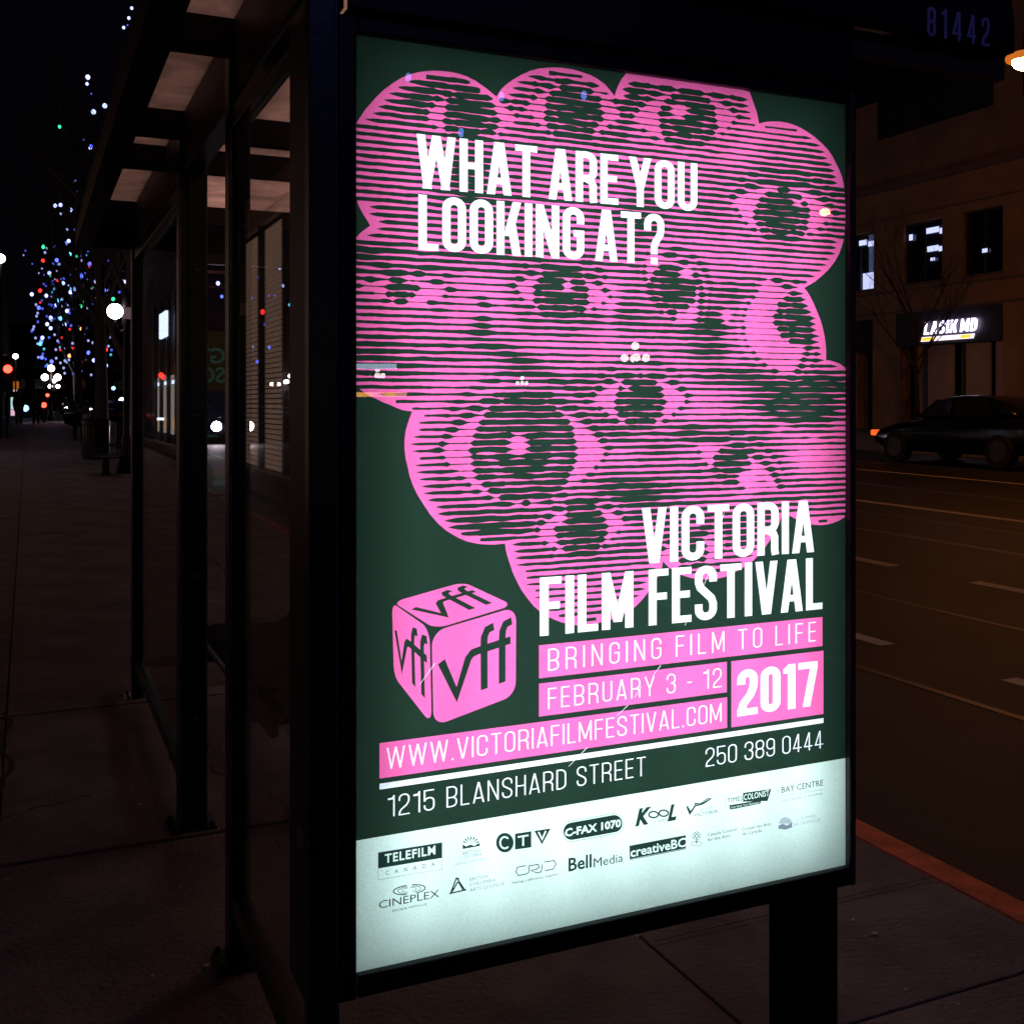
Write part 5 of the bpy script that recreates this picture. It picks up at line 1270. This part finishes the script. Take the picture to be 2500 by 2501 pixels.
# two walkers
def person(base, label, phase, h=1.78):
    t = thing('person', base, label, 'person', None, R(90)); s_ = h / 1.78
    vs = [(0, 0, .95), (0, 0, 1.18), (0, 0, 1.42), (0, 0, 1.52), (0.01, 0, 1.60), (.02, 0, 1.70),
          (0, .10, .90), (.10 * phase, .11, .50), (.02 * phase + .0, .11, .07), (.12 + .02 * phase, .12, .04),
          (0, -.10, .90), (-.06 * phase, -.11, .50), (-.20 * phase, -.11, .09), (-.08 - .18 * phase, -.12, .05),
          (0, .20, 1.40), (-.05, .25, 1.14), (.10, .24, .92), (.14, .22, .86), (0, -.20, 1.40), (.04, -.25, 1.14), (.14, -.22, .93), (.17, -.2, .87)]
    rd = [.15, .15, .16, .06, .075, .085, .105, .075, .05, .045, .105, .075, .05, .045, .075, .055, .045, .04, .075, .055, .045, .04]
    ed = [(0, 1), (1, 2), (2, 3), (3, 4), (4, 5), (0, 6), (6, 7), (7, 8), (8, 9), (0, 10), (10, 11), (11, 12), (12, 13), (2, 14), (14, 15), (15, 16), (16, 17), (2, 18), (18, 19), (19, 20), (20, 21)]
    me = bpy.data.meshes.new('body'); me.from_pydata([tuple(c * s_ for c in v) for v in vs], ed, []); o = bpy.data.objects.new('body', me); COL.objects.link(o); o.parent = t
    m_ = o.modifiers.new('skin', 'SKIN'); 
    for i, r_ in enumerate(rd): me.skin_vertices[0].data[i].radius = (r_ * s_, r_ * s_)
    me.skin_vertices[0].data[0].use_root = True
    o.modifiers.new('sub', 'SUBSURF').levels = 1; me.materials.append(M['cloth'])
    MB().sphere((.02 * s_, 0, 1.69 * s_), .10 * s_, 12, 8, 1.2).build('hair', M['cloth'], t, smooth=True)
    MB().lathe([(.25, .72), (.24, .95), (.19, 1.15), (.21, 1.35), (.13, 1.48)], n=12).build('coat', M['cloth'], t, smooth=True)
for px, z, ph, lab in ((46, 58, 1, 'person in dark winter clothes walking on the far pavement, left of the pair'), (88, 58, -1, 'person in dark winter clothes walking on the far pavement, right of the pair')):
    q = P(px, HZ, z); person((q.x, q.y, G(q.x, q.y)), lab, ph, 1.85)

# ------------------------------------------------------------------ far end of the street
def block(x0, x1, y0, y1, h, label, m='recess', lit=None, seed=1, wside='y'):
    t = thing('street_building', ((x0 + x1) / 2, (y0 + y1) / 2, 0), label, 'building', 'dark buildings lining the street')
    wbuild(MB().box(x0, x1, y0, y1, -.5, h), 'walls', M[m], t); wbuild(MB().box(x0 - .2, x1 + .2, y0 - .2, y1 + .2, h + .001, h + .4), 'roof', M['recess'], t)
    rg = random.Random(seed)
    n = int((x1 - x0) / 3)
    for i in range(n):
        for f in range(1, int(h / 3.2)):
            x = x0 + 1 + i * 3; z = f * 3.2 + .8
            w_ = wbuild(MB().box(x, x + 1.6, y0 - .05, y0 - .002, z, z + 1.5), 'window', M['room2'] if rg.random() < .02 else M['winglass'], t)
    return t
block(-40, -1.9, 96, 130, 13, 'dark building with an orange awning at the far left', seed=2)
block(-6, 60, 190, 215, 14, 'dark building closing the far end of the street', seed=4)
block(27, 45, 80, 120, 15, 'dark building further along the road behind the shelter', seed=5)
block(27, 45, 122, 180, 11, 'furthest dark building along the road on the right', seed=6)
M['awn'] = emis('lit_orange_awning', (.55, .16, .01), .55); M['door'] = emis('lit_doorway', (.45, .75, .75), .9); M['pinkl'] = emis('pink_light', (.9, .55, .75), .8)
sf = thing('corner_shop_front', (-1.9, 94, .7), 'small lit shop front with an orange awning at the far left edge', 'shop front')
def at(px, py, z): return P(px, py, z)
def quadbox(px0, px1, py0, py1, z, m, name, parent, d=.2):
    a_, b2_ = P(px0, py1, z), P(px1, py0, z)
    c = MB().box(min(a_.x, b2_.x), max(a_.x, b2_.x), a_.y, a_.y + d, a_.z, b2_.z); return wbuild(c, name, M[m], parent)
quadbox(13, 46, 931, 949, 84, 'awn', 'awning', sf); quadbox(19, 24, 970, 1015, 84, 'door', 'doorway', sf); quadbox(26, 38, 1000, 1015, 84, 'pinkl', 'window_display', sf); quadbox(26, 33, 970, 999, 84.3, 'door', 'shop_window', sf); quadbox(18, 42, 951, 956, 84, 'pinkl', 'sign_strip', sf); quadbox(5, 12, 900, 1018, 85, 'recess', 'wall', sf)
quadbox(46, 52, 900, 1018, 85, 'recess', 'wall', sf)
# traffic signals
def signal(px, py, z, label, amb=False):
    q = P(px, py, z); g_ = G(q.x, q.y); t = thing('traffic_light', (q.x, q.y, g_), label, 'traffic light', 'traffic lights down the street')
    h_ = q.z - g_
    MB().tube([(0, .25, 0), (0, .25, h_ + .5)], .07, 8).build('signal_pole', M['black'], t)
    MB().box(-.18, .18, 0, .2, h_ - .85, h_ + .28).build('signal_head', M['black'], t, bevel=.02)
    M.setdefault('redl', emis('red_signal', (1, .035, .02), 9))
    MB().sphere((0, -.02, h_), .15, 14, 8).build('red_lens', M['redl'], t, smooth=True)
    for k in (1, 2): MB().lathe([(.1, 0), (.1, .02)], (0, 0, 0), 12).build('dark_lens', M['winglass'], t, loc=(0, -.005, h_ - .36 * k)).rotation_euler = (R(90), 0, 0)
signal(19, 901, 40, 'red traffic light at the far left edge'); signal(107, 989, 62, 'low red traffic light between the walkers and the tree of lights'); signal(116, 965, 95, 'smallest red traffic light in the far distance')
signal(393, 916, 60, 'red traffic light seen through the shelter glass')
for o in [o for o in bpy.data.objects if o.name == 'x' or o.name.startswith('x.')]: bpy.data.objects.remove(o)
# small distant lamps and signs
def dot(px, py, z, r_, m, label, cat='lamp', name='distant_lamp'):
    q = P(px, py, z); t = thing(name, (q.x, q.y, G(q.x, q.y)), label, cat)
    MB().sphere((0, 0, q.z - t.location.z), r_, 10, 6).build('lamp_head', M[m], t, smooth=True); MB().tube([(0, .3, 0), (0, .3, q.z - t.location.z)], .05, 6).build('lamp_pole', M['black'], t)
dot(38, 870, 70, .17, 'gfar', 'small white lamp above the red traffic light at far left'); dot(1, 631, 40, .17, 'gfar', 'bright white lamp cut by the left edge of the picture')
dot(62, 997, 75, .22, 'bluel', 'bluish white lamp between the two walkers'); dot(298, 978, 70, .20, 'hl2', 'small white lamp just left of the shelter post')
dot(277, 948, 80, .14, 'bluel', 'small blue light left of the shelter post'); dot(222, 998, 70, .09, 'gfar', 'tiny warm light above the litter bin')
# ------------------------------------------------------------------ building on our side of the street (seen mirrored in the shelter glass)
XL = -2.46
lbld = thing('shop_building', (XL, 15, 0), 'beige boarded shop building with tall windows, mirrored in the shelter glass', 'building')
wbuild(MB().box(XL - 8, XL - .25, -6, 46, 0, 9), 'core_walls', M['recess'], lbld)
nbd = 0
for k in range(46):
    z = 4.6 + k * .115
    if z > 8.8: break
    wbuild(MB().box(XL - .1, XL + .012 * (k % 2) * 0 + .0, -6, 28, z, z + .108), 'siding_board', M['siding'], lbld)
for k in range(19):
    z = .5 + k * .108
    for (a_, b2_) in ((-6, 9.0), (13.2, 13.9)): wbuild(MB().box(XL - .1, XL, a_, b2_, z, z + .1), 'siding_board', M['siding'], lbld)
wbuild(MB().box(XL - .1, XL + .03, -6, 46, 0, .44), 'brick_base', M['basebrick'], lbld); wbuild(MB().box(XL - .1, XL + .09, -6, 46, .441, .50), 'window_sill', M['stonetrim'], lbld)
M['blind'] = mat('backlit_window_blind', (.34, .24, .15), .5, nscale=2)
bb_ = M['blind'].node_tree.nodes['Principled BSDF']; bb_.inputs['Emission Color'].default_value = (1, .6, .42, 1); bb_.inputs['Emission Strength'].default_value = .15; M['blind'].cycles.emission_sampling = 'NONE'
for k in range(48):
    z = .52 + k * .084
    wbuild(MB().box(XL - .14, XL - .11, 9.05, 28, z, z + .062), 'blind_slat', M['blind'], lbld)
for y in (9.05, 11.1, 13.2, 14.6, 16.5, 18.4, 20.3, 22.2, 24.1, 26, 28, 29.8, 31.6, 33.4, 35.2):
    wbuild(MB().box(XL - .10, XL + .008, y, y + .09, .501, 4.59), 'window_post', M['post'], lbld)
M['shopin'] = emis('lit_shop_interior', (.75, .62, .55), .42, True); M['shopred'] = emis('red_shop_sign', (1, .05, .05), 2.0); M['shopwh'] = emis('white_shop_sign', (.62, .72, 1), 2.6); M['shopor'] = emis('warm_shop_shelf', (1, .42, .1), .7)
for (a_, b2_) in ((28.1, 29.79), (29.91, 31.59), (31.71, 33.39), (33.51, 35.19)):
    wbuild(MB().box(XL - .16, XL - .12, a_, b2_, .75, 2.4), 'lit_window', M['shopin'], lbld); wbuild(MB().box(XL - .11, XL - .105, a_ + .3, b2_ - .5, .9, 1.2), 'lit_shelf', M['shopor'], lbld)
    wbuild(MB().box(XL - .119, XL - .112, a_ + .1, b2_ - .1, 2.15, 2.25), 'ceiling_strip', M['shopwh'], lbld)
wbuild(MB().box(XL + .0, XL + .03, 32.0, 32.8, 2.3, 2.42), 'neon_strip', M['shopred'], lbld)
ss = thing('shop_sign', (XL + .1, 32, 3.6), 'small glowing white shop sign mirrored in the shelter glass', 'sign')
for k in range(4): wbuild(MB().box(XL + .05, XL + .12, 30.9 + k * .42, 31.22 + k * .42, 3.45, 4.15), 'sign_panel', M['shopwh'], ss)
# signs behind the camera that the poster glass mirrors
def mirrored_sign(px0, px1, py0, py1, z, m, label, split=1):
    a_, b2_ = behind(px0, py1, z), behind(px1, py0, z)
    t = thing('shop_sign', ((a_.x + b2_.x) / 2, (a_.y + b2_.y) / 2, 0), label, 'sign')
    n = split
    for k in range(n):
        u0, u1 = k / n + .01, (k + 1) / n - .01
        b = MB(); pa_, pb__ = a_.lerp(b2_, u0), a_.lerp(b2_, u1)
        b.v = [(pa_.x, pa_.y, a_.z), (pb__.x, pb__.y, a_.z), (pb__.x, pb__.y, b2_.z), (pa_.x, pa_.y, b2_.z)]
        b.v += [(x, y - .2, zz) for x, y, zz in b.v]; b.f = [(0, 1, 2, 3), (4, 5, 6, 7), (0, 1, 5, 4), (1, 2, 6, 5), (2, 3, 7, 6), (3, 0, 4, 7)]
        wbuild(b, 'sign_panel', M[m if not isinstance(m, list) else m[k % len(m)]], t)
    MB().box(-.1, .1, -.5, -.3, 0, a_.z).build('sign_support', M['black'], t)
M['ref_w'] = emis('sign_cool_white', (.6, .75, 1), 6); M['ref_y'] = emis('sign_gold', (1, .45, .08), 9); M['ref_r'] = emis('sign_pink', (1, .35, .3), 7)
mirrored_sign(858, 970, 888, 901, 60, ['ref_w'], 'long pale blue sign mirrored at the left edge of the poster', 2)
mirrored_sign(858, 995, 958, 969, 55, ['ref_y', 'ref_y', 'ref_r', 'ref_y', 'ref_r'], 'long yellow and red sign mirrored at the left edge of the poster', 5)
